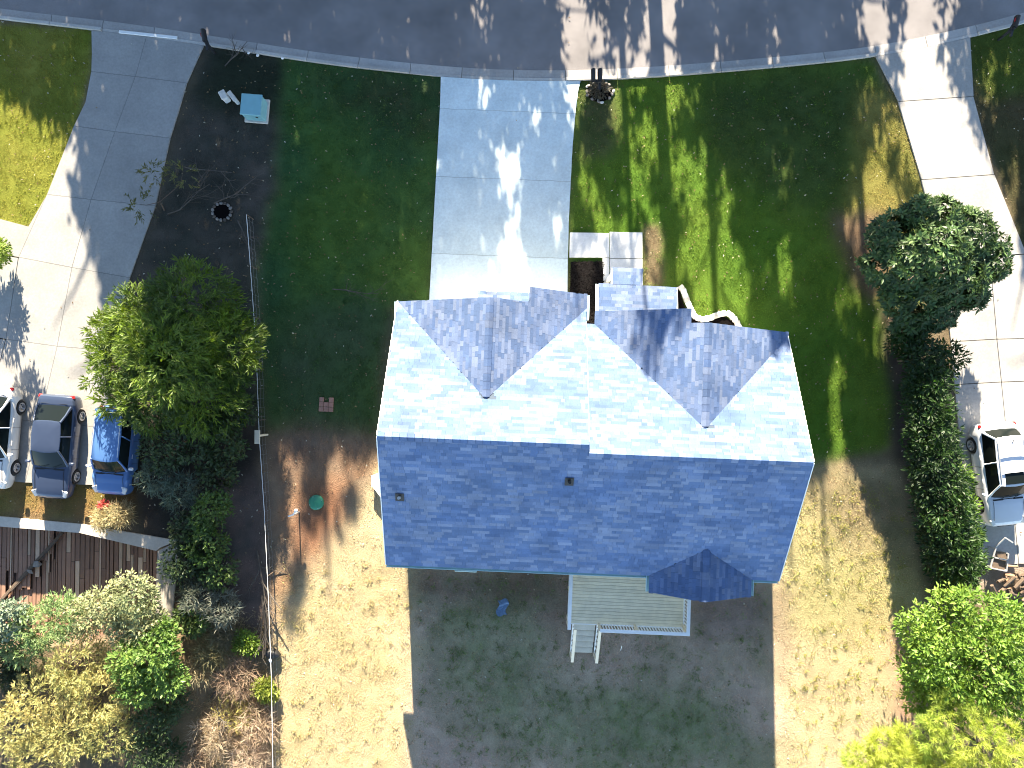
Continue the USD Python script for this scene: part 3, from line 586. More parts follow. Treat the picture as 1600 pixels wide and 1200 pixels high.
# ------------------------------------------------------------------ cars
def loft(rings, close=True):
    R_ = np.array(rings); k, n = R_.shape[:2]; v = R_.reshape(-1, 3); f = []
    for i in range(k-1):
        for j in range(n):
            a, b = i*n+j, i*n+(j+1) % n; f += [(a, b, a+n), (b, b+n, a+n)]
    v = np.vstack([v, R_[0].mean(0), R_[-1].mean(0)]); c0, c1 = len(v)-2, len(v)-1
    for j in range(n): f += [(c0, (j+1) % n, j), (c1, (k-1)*n+j, (k-1)*n+(j+1) % n)]
    m = trimesh.Trimesh(v, np.array(f), process=False)
    if m.volume < 0: m.invert()
    return m
def car(name, label, rear, front, paint, Lc, Wc, Hc, wb, rr, side, zf, belt, hoodz, ws0, ws1, bk1, bk0, deckz, suv=False, trim='carwhite', group=None, roofless=False):
    """rear, front: pixels of the wheels' outer side at z .3; side +1: those are the wheels on +x of the picture."""
    a, b = at2(*rear, .3), at2(*front, .3); d = unit(b-a); ctr = (a+b)/2; out = np.array([-d[1], d[0]])*(1 if np.array([-d[1], d[0]])[0]*side > 0 else -1)
    ctr = ctr-out*(Wc/2-.03)+d*zf
    rot = math.atan2(d[1], d[0]); t = thing(name, label, 'car', (*ctr, 0.03), rot, group)
    hl = Lc/2; xw = (wb/2-zf, -wb/2-zf)
    xs = np.array([-hl, -hl+.06, -hl+.25, bk0-.02, bk0+.25, 0, ws0-.1, ws0+.25, hl-.55, hl-.2, hl-.05, hl])
    wf = np.array([.78, .88, .95, .985, 1, 1, 1, .99, .95, .87, .76, .62])
    zt = np.array([deckz-.16, deckz-.04, deckz, deckz+.01, belt, belt, belt-.01, hoodz, hoodz-.06, hoodz-.14, hoodz-.24, hoodz-.36])
    zb = np.array([.42, .34, .25, .22, .2, .2, .2, .2, .22, .24, .28, .36])
    if bk0-.02 < -hl+.3: xs, wf, zt, zb = (np.delete(q, 3) for q in (xs, wf, zt, zb))
    prof = [(0, 0, 0), (.8, 0, 0), (.95, .06, 0), (.99, .3, 0), (1.0, .55, 0), (.985, .8, 0), (.93, .93, 0), (.84, .985, 0), (.55, 1.0, .02), (.2, 1.0, .035)]
    prof = prof + [(-p, q, r) for p, q, r in prof[::-1] if p > 0] 
    rings = []
    xi = np.unique(np.concatenate([np.linspace(-hl, hl, 46), xs])); 
    from scipy.interpolate import PchipInterpolator as PI_
    w_, t_, b_ = (PI_(xs, q)(xi) for q in (wf, zt, zb))
    for x, w, z1, z0 in zip(xi, w_, t_, b_):
        rings.append([(x, p*w*Wc/2, z0+q*(z1-z0)+r_) for p, q, r_ in prof])
    body = loft(rings)
    try:
        wells = [trimesh.creation.cylinder(rr+.07, .5, sections=28, transform=trimesh.transformations.translation_matrix((x, s*(Wc/2-.1), rr)) @ trimesh.transformations.rotation_matrix(PI/2, [1, 0, 0])) for x in xw for s in (-1, 1)]
        bd = trimesh.boolean.difference([body]+wells, engine='manifold')
        if len(bd.faces) > 100: body = bd
    except Exception: pass
    obj('body', body, M[paint], t, smooth=38)
    # glasshouse: belt loop and roof loop, corner by corner
    def ring(xf, xr, wf_, wr, z, k=7, bow=.12):
        P = []
        for s in np.linspace(-1, 1, k): P.append((xf-bow*s*s, s*wf_, z))          # front, -y to +y
        for q in np.linspace(0, 1, k+2)[1:-1]: P.append((xf-bow+(xr+bow*.5-xf+bow)*q, wf_+(wr-wf_)*q+.03*math.sin(PI*q), z))
        for s in np.linspace(1, -1, k): P.append((xr+bow*.5*s*s, s*wr, z))
        for q in np.linspace(0, 1, k+2)[1:-1]: P.append((xr+bow*.5+(xf-bow-xr-bow*.5)*q, -(wr+(wf_-wr)*q+.03*math.sin(PI*q)), z))
        return np.array(P)
    k = 7; n = 4*k; wb_ = Wc/2*.90; wr_ = Wc/2*.68
    B = ring(ws0, bk0, wb_*.97, wb_*.95, 0); T = ring(ws1, bk1, wr_, wr_*.97, 0, bow=.09)
    zt_f = PI_(xs, zt)
    B[:, 2] = zt_f(B[:, 0])-.005+.03*(1-(B[:, 1]/(Wc/2))**2); T[:, 2] = Hc-.05+.0*T[:, 0]
    mid = B*.45+T*.55; mid[:, 1] *= 1.035; R3 = [B, mid, T]
    def strip(i0, i1, name_, m_='glass'):
        v = np.vstack([np.array([r[i % n] for i in range(i0, i1+1)]) for r in R3]); q = i1-i0+1
        f = [(r*q+i, r*q+i+1, (r+1)*q+i) for r in range(2) for i in range(q-1)]+[(r*q+i+1, (r+1)*q+i+1, (r+1)*q+i) for r in range(2) for i in range(q-1)]
        obj(name_, trimesh.Trimesh(v, np.array(f), process=False), M[m_], t, smooth=60)
    strip(0, k-1, 'windscreen'); strip(k-1, 2*k, 'side_window'); strip(2*k, 3*k-1, 'rear_window'); strip(3*k-1, 4*k, 'side_window')
    pil = []
    for i, w in ((0, .05), (k-1, .05), (2*k, .06), (3*k-1, .06)): pil.append(tube([R3[0][i], R3[1][i]*1.0, R3[2][i]], [w*1.1, w*.8, w*.9], 8))
    for i in (k-1+4, 3*k-1+4): pil.append(tube([R3[0][i]+[0, 0, .0], R3[1][i], R3[2][i]], [.035, .03, .035], 6))
    for q in pil: obj('pillar', q, M[paint], t, smooth=60)
    rg = []
    for sc, dz in ((1.03, -.02), (1.02, .012), (.93, .035), (.6, .052), (.2, .058)):
        c = T.mean(0); q = (T-c)*[sc, sc, 1]+c; q[:, 2] += dz; rg.append(q)
    obj('roof', loft(rg), M[paint], t, smooth=50)
    for x in xw:
        for s in (-1, 1):
            y = s*(Wc/2-.115); R_ = trimesh.transformations.rotation_matrix(PI/2, [1, 0, 0])
            ty = trimesh.creation.revolve([(rr*.64, -.09), (rr*.93, -.1), (rr, -.07), (rr, .07), (rr*.93, .1), (rr*.64, .09), (rr*.64, -.09)], sections=28)
            ty.apply_transform(trimesh.transformations.translation_matrix((x, y, rr)) @ R_)
            wt = thing('wheel', parent=t); obj('tyre', ty, M['rubber'], wt, smooth=40)
            hub = [trimesh.creation.cylinder(rr*.15, .05, sections=14), trimesh.creation.annulus(rr*.57, rr*.66, .13, sections=24)]
            for q in range(5): hub.append(boxm(rr*.6, rr*.17, .03, (rr*.32*math.cos(q*1.2566), rr*.32*math.sin(q*1.2566), .01), q*1.2566))
            h = cat(hub); h.apply_transform(trimesh.transformations.translation_matrix((x, y+s*.05, rr)) @ R_); obj('rim', h, M['rim'], wt)
    for s in (-1, 1):
        obj('door_mirror', cat([boxm(.12, .22, .15, (ws0-.25, s*(Wc/2+.09), belt+.06), bev=.035)]), M[trim if suv else paint], t, smooth=40)
        obj('headlight', boxm(.34, .30, .10, (hl-.26, s*(Wc/2*.70), hoodz-.17), s*-.45, .03, trimesh.transformations.rotation_matrix(.35, [0, 1, 0])), M['headlight'], t)
        obj('tail_light', boxm(.16, .26, .14, (-hl+.10, s*(Wc/2*.76), deckz-.13), s*.25, .03), M['red'], t)
        for xd in (.35, -.7): obj('door_handle', boxm(.2, .03, .03, (xd-.15, s*(Wc/2-.004), belt-.12), bev=.008), M[trim if suv else paint], t)
        obj('door_seam', cat([boxm(.012, .012, .5, (xd, s*(Wc/2*.994), belt-.36)) for xd in (ws0-.45, ws0-1.45)]), M['black'], t)
    obj('grille', boxm(.05, Wc*.46, .16, (hl-.03, 0, hoodz-.33), bev=.015), M['black'], t)
    obj('wiper', cat([bar((ws0+.05, -.5, hoodz+.05), (ws0-.12, .0, hoodz+.12), .02, .015), bar((ws0+.05, .1, hoodz+.05), (ws0-.12, .55, hoodz+.12), .02, .015)]), M['black'], t)
    for s in (-1, 1):
        hx_ = np.linspace(ws0+.12, hl-.32, 7); obj('panel_gap', tube([(x_, s*Wc*.36, float(zt_f(x_))+.021) for x_ in hx_], .009, 5), M['black'], t)
    if not suv: obj('panel_gap', cat([tube([(bk0-.06, -.6, deckz+.036), (bk0-.06, .6, deckz+.036)], .009, 5)]), M['black'], t)
    obj('number_plate', boxm(.02, .36, .12, (-hl-.005, 0, .62)), M['white'], t)
    obj('cowl', boxm(.07, Wc*.72, .012, (ws0+.05, 0, float(zt_f(ws0+.05))+.03)), M['black'], t)
    return t, T
sed = dict(paint='cardark', Lc=4.72, Wc=1.80, Hc=1.46, wb=2.78, rr=.325, side=1, zf=.04, belt=.92, hoodz=.94, ws0=.95, ws1=.22, bk1=-1.2, bk0=-1.9, deckz=1.0)
car('parked_car', 'dark slate sedan parked between the white car and the boxy blue car', (129, 650), (121, 745), **sed)
car('parked_car', 'white car cut by the left photo edge, beside the dark slate sedan', (35, 637), (27, 730), **{**sed, 'paint': 'carwarm', 'Lc': 4.65, 'Hc': 1.45})
tb, Tb = car('parked_car', 'boxy bright blue car half under the feathery tree, beside the dark sedan', (222, 662), (214, 747), paint='carblue', Lc=4.0, Wc=1.74, Hc=1.62, wb=2.5, rr=.33, side=1, zf=.02, belt=1.02, hoodz=1.06, ws0=.98, ws1=.42, bk1=-1.88, bk0=-1.95, deckz=1.05, suv=True)
ts, Ts = car('parked_car', 'white sport utility car with sunroof and roof bars on the right driveway', (1515, 693), (1527, 791), paint='carwhite', Lc=4.65, Wc=1.86, Hc=1.68, wb=2.72, rr=.36, side=-1, zf=.02, belt=1.04, hoodz=1.06, ws0=1.02, ws1=.42, bk1=-1.75, bk0=-2.08, deckz=1.06, suv=True)
obj('sunroof', boxm(.5, .82, .02, (.08, 0, 1.688), bev=.006), M['glass'], ts)
for x in (-.25, -.95): obj('roof_bar', boxm(.07, 1.12, .05, (x, 0, 1.75), bev=.015), M['carwhite'], ts)
for s in (-1, 1): obj('roof_rail', tube([(.25, s*.6, 1.67), (.1, s*.6, 1.72), (-1.5, s*.58, 1.72), (-1.65, s*.58, 1.67)], .02, 7), M['galv'], ts)
obj('antenna', tube([(-1.5, .1, 1.69), (-1.62, .1, 1.76)], [.03, .01], 6), M['black'], ts)
for s in (-1, 1): obj('roof_rail', tube([(.2, s*.58, 1.61), (-1.75, s*.56, 1.61)], .018, 7), M['carwhite'], tb)

# ------------------------------------------------------------------ mailboxes, utility boxes, kerbside things
def mailbox(label, u, v, dirx, twin=False):
    b = at2(u, v); t = thing('mailbox', label, 'mailbox', (*b, 0), dirx)
    obj('post', boxm(.10, .10, 1.15, (0, 0, .55), bev=.01), M['black'], t)
    obj('arm', bar((-.35, 0, .95), (.45, 0, .95), .09, .09), M['black'], t); obj('brace', bar((0, 0, .6), (.32, 0, .92), .06, .06), M['black'], t)
    a = np.linspace(0, PI, 12); sh = Polygon([(-.1, 0), *[(-.1*math.cos(q), .12+.1*math.sin(q)) for q in a], (.1, 0)])
    g = trimesh.creation.extrude_polygon(sh, .52, engine='earcut'); g.apply_transform(np.array([[0, 0, 1, .02], [1, 0, 0, 0], [0, 1, 0, 1.0], [0, 0, 0, 1.0]]))
    obj('box', g, M['black'], t, smooth=30); obj('flag', boxm(.16, .012, .06, (.3, .115, 1.16)), M['red'], t)
    if twin:
        g2 = g.copy(); g2.apply_translation((0, .3, 0)); obj('box', g2, M['black'], t, smooth=30); obj('crossbar', bar((.05, -.1, .985), (.05, .4, .985), .08, .05), M['black'], t)
    return t
mailbox('black post mailbox at the corner of the left driveway and the kerb', 336, 83, 1.75)
mailbox('black twin mailbox in a ringed flower bed beside the middle driveway', 933, 143, PI/2, True)
mailbox('black post mailbox by the kerb at the top right of the right driveway', 1560, 62, 1.3)
c = at2(937, 143)
t = thing('flower_bed', 'small dark mulch flower bed ringed with pale stones around the twin mailbox', 'flower bed', (*c, 0))
obj('mulch', prism(Polygon([(.6*math.cos(a), .48*math.sin(a)) for a in np.linspace(0, 2*PI, 24)[:-1]]), -.05, .05), M['mulch'], t)
def rock(rng, r, loc):
    m = trimesh.creation.icosphere(2, 1.0); v = m.vertices; v *= (.75+.5*meshkit.fbm(v*1.3+rng.random(3)*20, 3))[:, None]
    m.vertices = v*np.array(r)*[1, 1, .75]; m.apply_transform(trimesh.transformations.rotation_matrix(rng.random()*6, [0, 0, 1])); m.apply_translation(loc); return m
rg = np.random.default_rng(3)
for i in range(13):
    a = i*2*PI/13+.3*rg.random(); obj('edging_stone', rock(rg, (.08+.05*rg.random(), .07, .06), ((.5+.18*rg.random())*math.cos(a), (.4+.15*rg.random())*math.sin(a), .02)), M['dimstone'] if i % 5 else M['stone'], t, smooth=60)
v, f, tt = spray_tree(rg, [((-.1, 0, .1), (.45, .35, .25))], 110, 'broad', (.015, .02, .012), (.15, .13, .10), 4, per=5, Lf=.18, Wf=.07, gap=0)
raw('plants', v, f, M['leaf'], t, tint=tt)
c = at2(402, 174)
t = thing('utility_box', 'square pale blue-green utility box standing on the brown strip near the kerb', 'utility box', (*c, 0), -.08)
obj('cabinet', boxm(.92, .92, .72, (0, 0, .37), bev=.03), M['teal'], t); obj('lid', boxm(.97, .98, .06, (0, 0, .76), bev=.02), M['teal'], t); obj('pad', boxm(1.1, 1.15, .1, (0, .02, -.01), bev=.02), M['stone'], t)
obj('latch', boxm(.1, .03, .06, (.2, -.475, .5)), M['black'], t)
for lb, (u, v), w, l, r in (('low rounded pale utility pedestal, the left and wider of the pair by the utility box', (355, 155), .28, .4, .5), ('slim white utility pedestal lying diagonally beside the utility box, right one of the pair', (369, 157), .17, .52, .65)):
    c = at2(u, v); t = thing('pedestal', lb, 'utility pedestal', (*c, 0), r)
    obj('housing', boxm(w, l, .5, (0, 0, .24), bev=.05), M['white'], t, smooth=30); obj('cap', boxm(w+.03, l+.03, .06, (0, 0, .5), bev=.025), M['stone'], t)
a, b = at(186, 49.5, .06), at(277, 59, .06)
t = thing('plank', 'long white plank lying in the gutter across the left driveway', 'plank', a); obj('board', bar((0, 0, 0), b-a, .14, .05, .01), M['white'], t)
# stones and bits by the kerb
for lb, u, v in (('tiny white marker by the kerb, right of the left mailbox', 389, 83), ('second tiny white marker from the left mailbox along the kerb', 403, 87), ('third tiny white marker from the left mailbox along the kerb', 442, 91)):
    t = thing('marker', lb, 'marker', (*at2(u, v), 0)); obj('cap', rock(rg, (.08, .07, .07), (0, 0, .04)), M['white'], t, smooth=60)

# ------------------------------------------------------------------ beds and edging by the porch, yard fittings
g = Polygon(pts([(893, 411), (940, 410), (942, 470), (936, 520), (916, 520), (916, 475), (892, 470)])).buffer(.04)
t = thing('mulch_bed', 'black mulch bed between the garage and the porch', 'flower bed', (*np.array(g.centroid.coords[0]), 0)); cc = np.array([*g.centroid.coords[0], 0])
mm = prism(g, -.05, .07); mm.apply_translation(-cc); obj('mulch', mm, M['mulch'], t)
rr_ = np.random.default_rng(31); Pm = np.stack([rr_.uniform(g.bounds[0], g.bounds[2], 2600), rr_.uniform(g.bounds[1], g.bounds[3], 2600)], -1); Pm = Pm[shapely.contains_xy(g, Pm[:, 0], Pm[:, 1])]
v, f = leaf_arrays(np.c_[Pm, .075+.03*rr_.random(len(Pm))]-cc, rr_.normal(size=(len(Pm), 3))*[1, 1, .2], np.tile([0, .1, 1.0], (len(Pm), 1)), .13, .035)
raw('mulch_chips', v, f, M['tint'], t, tint=np.repeat(jit(rr_, (.008, .006, .006), len(Pm), .7), 4, 0), kind='stuff')
edge_l = [(1062, 447), (1068, 456), (1073, 470), (1079, 484), (1086, 496), (1096, 499), (1108, 498), (1118, 493), (1128, 490), (1138, 490), (1146, 497), (1152, 506), (1156, 516), (1160, 528)]
el = LineString(pts(edge_l)); t = thing('stone_edging', 'curving row of pale stones edging the bed right of the porch', 'edging', (*el.coords[0], 0)); c0 = np.array([*el.coords[0], 0])
ne = int(el.length/.2)
for i in range(ne):
    p = np.array([*el.interpolate((i+.5)/ne, True).coords[0], .05])-c0
    p2 = el.interpolate((i+.9)/ne, True).coords[0]; d_ = np.array(p2)-c0[:2]-p[:2]
    obj('edging_stone', boxm(.225, .27, .12, p+[0, 0, .01*rg.random()], math.atan2(d_[1], d_[0])+.12*rg.normal(), .03), M['white'] if i % 3 else M['stone'], t)
bedp = Polygon(pts([(1058, 490), (1060, 450), (1070, 480), (1085, 500), (1110, 502), (1130, 494), (1148, 505), (1158, 540), (1060, 530)]))
t = thing('mulch_bed', 'dark mulch bed behind the curving stone edging', 'flower bed', (*bedp.centroid.coords[0], 0)); mm = prism(bedp.buffer(0), -.05, .03); mm.apply_translation((-bedp.centroid.x, -bedp.centroid.y, 0)); obj('mulch', mm, M['mulch'], t)
c = at2(494, 785); t = thing('tank_lid', 'round green domed lid set in bare orange soil', 'lid', (*c, 0))
dm = trimesh.creation.revolve([(0, .13), (.15, .12), (.27, .09), (.34, .04), (.35, -.05), (0, -.05)], sections=36); obj('dome', dm, M['greenlid'], t, smooth=40)
obj('lid_ribs', cat([bar((.05*math.cos(a), .05*math.sin(a), .132), (.31*math.cos(a), .31*math.sin(a), .072), .02, .02) for a in np.arange(8)*PI/4]), M['greenlid'], t)
obj('lid_screw', cat([trimesh.creation.cylinder(.018, .03, sections=8, transform=trimesh.transformations.translation_matrix((.29*math.cos(a), .29*math.sin(a), .09))) for a in (.4, 2.0, 3.5, 5.1)]), M['galv'], t)
c = at2(467, 800); t = thing('yard_pipe', 'thin standing pipe with a white cross head beside the green lid', 'pipe', (*c, 0))
obj('pipe', tube([(0, 0, -.1), (0, 0, .95)], .03, 8), M['galv'], t); obj('cross_head', cat([tube([(-.2, -.05, .93), (.02, .03, .97), (.16, .2, .99)], .035, 7)]), M['white'], t); obj('cap', rock(rg, (.08, .08, .08), (.17, .22, 1.0)), M['white'], t, smooth=60)
c = at2(510, 632); t = thing('paver', 'square patch of red pavers set in the shaded left lawn', 'paver', (*c, 0), -.05)
for i in range(3):
    for j in range(3):
        if (i, j) != (1, 2): obj('brick', boxm(.21, .21, .07, ((i-1)*.225, (j-1)*.225, .015+.01*random.random()), bev=.008), M['brick'], t)
c = at2(785, 950, .2); t = thing('cloth', 'crumpled faded blue cloth on the shaded back lawn', 'cloth', (*c, 0))
xx, yy = np.meshgrid(np.linspace(-.22, .22, 16), np.linspace(-.36, .36, 22)); zz = .04+.16*meshkit.fbm(np.stack([xx*5, yy*5, 0*xx], -1), 3, 8)
v = np.stack([xx+.08*np.sin(yy*9), yy+.05*np.sin(xx*12), zz], -1).reshape(-1, 3); ii = np.arange(16*22).reshape(22, 16)
raw('sheet', v, np.stack([ii[:-1, :-1], ii[:-1, 1:], ii[1:, 1:], ii[1:, :-1]], -1).reshape(-1, 4), M['bluecloth'], t)
c = at2(970, 1010); t = thing('stake', 'thin white stake in the grass behind the deck', 'stake', (*c, 0)); obj('stem', tube([(0, -.12, .03), (0, .12, .3)], .015, 6), M['white'], t); obj('point', tube([(0, -.2, .0), (0, -.12, .03)], [.003, .015], 6), M['white'], t)
P4 = [(581, 744), (604, 735), (606, 790), (581, 757)]
sp = Polygon(pts(P4, .4)); t = thing('stoop', 'white block stoop poking out beside the left gable wall', 'step', (sp.centroid.x, sp.centroid.y, 0)); mm = prism(sp.buffer(.001), -.05, .36); mm.apply_translation((-sp.centroid.x, -sp.centroid.y, 0)); obj('block', mm, M['stone'], t)
mm = prism(sp.buffer(.03), .361, .42); mm.apply_translation((-sp.centroid.x, -sp.centroid.y, 0)); obj('slab', mm, M['white'], t)

# ------------------------------------------------------------------ wire fence along the left yard
fl = [at(u, v, .85) for u, v in [(385, 335), (390, 400), (400, 540), (405, 680), (413, 800), (420, 950), (424, 1060), (427, 1230)]]
fl = np.array(fl); base = fl[0]*[1, 1, 0]; t = thing('wire_fence', 'thin wire fence with pale top rail along the left edge of the yard', 'fence', base)
fl = fl-base
for a, b in zip(fl, fl[1:]): obj('top_rail', tube([a, b], .013, 6), M['white'], t)
ln = LineString(fl[:, :2]); npst = 12
for i in range(npst):
    p = np.array(ln.interpolate(i/(npst-1), True).coords[0]); obj('fence_post', tube([(*p, -.2), (*p, .86)], .02, 8), M['bark'], t)
wires = [tube(fl*[1, 1, 0]+[0, 0, z], .0022, 4, False) for z in (.1, .5)]
for i in range(60):
    p = np.array(ln.interpolate((i+.5)/60, True).coords[0]); wires.append(tube([(*p, .05), (*p, .84)], .0022, 4, False))
obj('wire_mesh', cat(wires), M['galv'], t, kind='stuff')
c = at(402, 681, 1.1); t = thing('fence_board', 'short pale board leaning at the wire fence', 'board', (*c[:2], 0)); obj('board', boxm(.2, .08, 1.1, (0, 0, .5), bev=.01), M['cream'], t); obj('board_cap', boxm(.24, .62, .06, (0, -.05, 1.1), bev=.01), M['cream'], t)
c = at2(426, 1018); t = thing('rubbish_bag', 'black bag lying by the wire fence near the dry brush', 'bag', (*c, 0)); obj('bag', rock(rg, (.22, .42, .3), (0, 0, .18)), M['black'], t, smooth=60); obj('tie', rock(rg, (.07, .1, .08), (0, -.3, .3)), M['white'], t, smooth=60)

# ------------------------------------------------------------------ retaining wall and sunken timber yard on the left
t = thing('retaining_wall', 'L-shaped pale concrete retaining wall below the parked cars', 'wall', (*at2(130, 820), 0)); c0 = np.array([*at2(130, 820), 0])
w1 = Polygon(pts([(-200, 806), (0, 807), (128, 819), (278, 845), (250, 856), (244, 861), (125, 833), (0, 823), (-200, 822)], .06))
w2 = Polygon(pts([(279, 845), (268, 975), (240, 985), (246, 861)], .06))
for q, g in enumerate((w1, w2)):
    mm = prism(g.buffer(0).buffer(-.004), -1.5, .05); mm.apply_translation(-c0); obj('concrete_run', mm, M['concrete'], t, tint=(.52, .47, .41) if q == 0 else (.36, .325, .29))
t = thing('timber_deck', 'weathered brown timber boards in the sunken yard below the retaining wall', 'boardwalk', (*at2(100, 900), -1.3)); c0 = np.array([*at2(100, 900), -1.3])
dg = LineString(pts([(95, 835), (60, 895), (0, 950), (-60, 1000)], -1.15))
rb = np.random.default_rng(9); dang = -.03
u = -90
dpoly = Polygon(pts([(-200, 815), (0, 818), (128, 828), (252, 856), (246, 980), (100, 1030), (-200, 1030)], -1.15))
yl = [at2(0, 815, -1.15)[1], at2(0, 1010, -1.15)[1]]; xa, xb = at2(-60, 900, -1.15)[0], at2(250, 900, -1.15)[0]
x = xa; step_line = Polygon(pts([(100, 815), (62, 895), (0, 950), (-70, 1000), (-200, 1000), (-200, 815)], -1.15))
while x < xb:
    w = rb.choice([.10, .16, .2, .24]); y = yl[0]
    while y > yl[1]:
        l = rb.uniform(1.4, 3.6); r = sbox(x, max(y-l, yl[1]), x+w-.025-.03*rb.random(), y-.02); y -= l
        r = r.intersection(dpoly)
        if r.geom_type != 'Polygon' or r.area < .05: continue
        low = step_line.contains(r.centroid); pale = rb.random() < (.30 if low else .16)
        tn = np.array((.52, .37, .26) if pale else (.27, .155, .105))*(.75+.5*rb.random()); z0 = (.16 if low else .02)+.02*rb.random()
        mm = prism(r, z0, z0+.04); mm.apply_translation((-c0[0], -c0[1], 0)); obj('plank', mm, M['deck'], t, tint=tn)
    x += w
a, b = at(98, 832, -1.05), at(-20, 962, -1.05)
t = thing('timber_beam', 'dark timber beam lying diagonally across the sunken boards', 'beam', a); obj('beam', bar((0, 0, 0), b-a, .14, .14, .015), M['bark'], t); obj('rope', tube([(.12, .1, .05), (b-a)*.3+[.2, .05, .06], (b-a)*.7+[.12, .0, .06]], .02, 6), M['palewood'], t)
for lb, u, v, s in (('pale broken concrete chunk on the diagonal beam, upper of two', 56, 880, .28), ('smaller broken concrete chunk just below the other on the diagonal beam', 47, 894, .2)):
    s *= .8; t = thing('concrete_chunk', lb, 'rubble', at(u, v, -.95)); obj('chunk', trimesh.convex.convex_hull(np.random.default_rng(int(u)).uniform(-1, 1, (11, 3))*[s*1.3, s*.8, s*.5]), M['dimstone'], t)

# ------------------------------------------------------------------ dead branches, ring of stones, log pile
def branch(rng, L_, r, name='stem', depth=2, parent=None, m='palewood'):
    def rec(p, d, l, r_, k):
        q = [p]; 
        for i in range(4): d = unit(d+rng.normal(size=3)*.18*[1, 1, .4]); q.append(q[-1]+d*l/4)
        out = [tube(q, np.linspace(r_, r_*.4, 5), 6)]
        if k:
            for i in range(4):
                b = q[1+i % 3]+0; e = unit(d+rng.normal(size=3)*.7*[1, 1, .35]); out += rec(b, e, l*.55, r_*.55, k-1)
        return out
    return obj(name, cat(rec(np.zeros(3), unit(np.array([1, 0, .12])), L_, r, depth)), M[m], parent)
for i, (lb, u, v, rot, l, r) in enumerate((('fallen dead branch left of the stone ring, pointing right', 262, 335, .35, 2.6, .035), ('fallen dead branch reaching right from the stone ring', 335, 318, .5, 2.2, .035), ('fallen dead branch above the stone ring, nearly horizontal', 290, 262, -.25, 2.4, .03),
        ('bent dead branch near the kerb right of the left mailbox', 352, 104, .9, 1.6, .03), ('fallen dead branch right of the stone ring beside the fence', 372, 345, -1.0, 2.0, .03), ('thin dead branch lying across the upper left lawn', 520, 452, .35, 2.2, .025),
        ('dead branch lying along the fence in the bare soil', 402, 860, -1.35, 3.0, .05), ('second dead branch beside the fence below the first', 410, 930, -1.45, 2.6, .05), ('dead limb on the dry bank below the bright shrub', 330, 1090, .9, 2.2, .04),
        ('forked dead limb at the bottom of the dry bank', 350, 1170, 1.4, 2.4, .045))):
    t = thing('dead_branch', lb, 'branch', (*at2(u, v), .05), rot); branch(np.random.default_rng(50+i), l, r, 'wood', 2, t)
c = at2(347, 331); t = thing('stone_ring', 'small ring of pale stones around a dark hole in the brown strip', 'fire ring', (*c, 0))
for i in range(15):
    a = i*2*PI/15; obj('ring_stone', rock(rg, (.085, .07, .07), (.44*math.cos(a), .40*math.sin(a), .03)), M['dimstone'] if i % 3 else M['palewood'], t, smooth=60)
obj('ash', prism(Polygon([(.38*math.cos(a), .35*math.sin(a)) for a in np.linspace(0, 2*PI, 20)[:-1]]), -.05, .02), M['mulch'], t)
rl = np.random.default_rng(12); c = at2(1588, 915); t = thing('log_pile', 'heap of split brown logs and branches at the end of the right driveway', 'log pile', (*c, 0))
for i in range(60):
    p = np.array([rl.normal()*.7, rl.normal()*.45, .1+.5*rl.random()]); a = rl.random()*PI; d = np.array([math.cos(a), math.sin(a), rl.normal()*.15])*rl.uniform(.12, .3)
    m_ = tube([p-d, p, p+d], rl.uniform(.04, .09), 7); obj('log', m_, M['bark'] if rl.random() < .7 else M['logw'], t, smooth=40)
c = at2(1560, 872, .4); t = thing('frame_trolley', 'grey metal trolley frame standing by the log pile', 'trolley', (*c, 0), -.2)
obj('frame', cat([bar((-.35, -.5, .5), (-.3, .5, .55), .05, .05), bar((.4, -.5, .5), (.3, .3, .55), .05, .05), bar((-.35, -.5, .5), (.4, -.5, .5), .05, .05), bar((-.33, 0, .5), (.33, 0, .52), .05, .05), bar((-.3, .5, .55), (-.25, 1.0, .95), .05, .05), bar((-.25, 1.0, .95), (.15, .85, .9), .06, .05)]), M['galv'], t)
obj('tray', boxm(.62, .8, .03, (.03, -.1, .44), bev=.01), M['bark'], t)
for x, y in ((-.3, -.45), (.35, -.45), (-.28, .4), (.28, .3)): obj('leg', boxm(.05, .05, .5, (x, y, .25)), M['galv'], t)

# ------------------------------------------------------------------ trees and shrubs in view
plant('feathery_tree', 'large feathery green tree overhanging the left driveway behind the parked cars', 'tree', at2(318, 552),
      [lob(225, 500, 2.88, 1.5), lob(300, 478, 3.12, 1.7), lob(345, 545, 2.72, 1.6), lob(270, 560, 3.76, 2.0), lob(200, 560, 2.64, 1.35), lob(235, 620, 2.48, 1.4), lob(318, 620, 2.56, 1.6), lob(178, 520, 2.32, .9), lob(150, 590, 2.08, .45), lob(180, 625, 2.08, .7)],
      5600, 'frond', (.092, .142, .008), (.038, .07, .009), 101, r0=.16, per=10, Lf=.26, Wf=.05, gap=.42)
plant('sapling', 'sparse sapling leaning over the edge of the left driveway', 'sapling', at2(255, 330), [lob(218, 320, 1.3, .5), lob(240, 268, 1.4, .45), lob(285, 270, 1.2, .6)], 70, 'frond', (.10, .10, .03), (.07, .08, .03), 102, r0=.03, per=8, Lf=.2, Wf=.05, gap=.35)
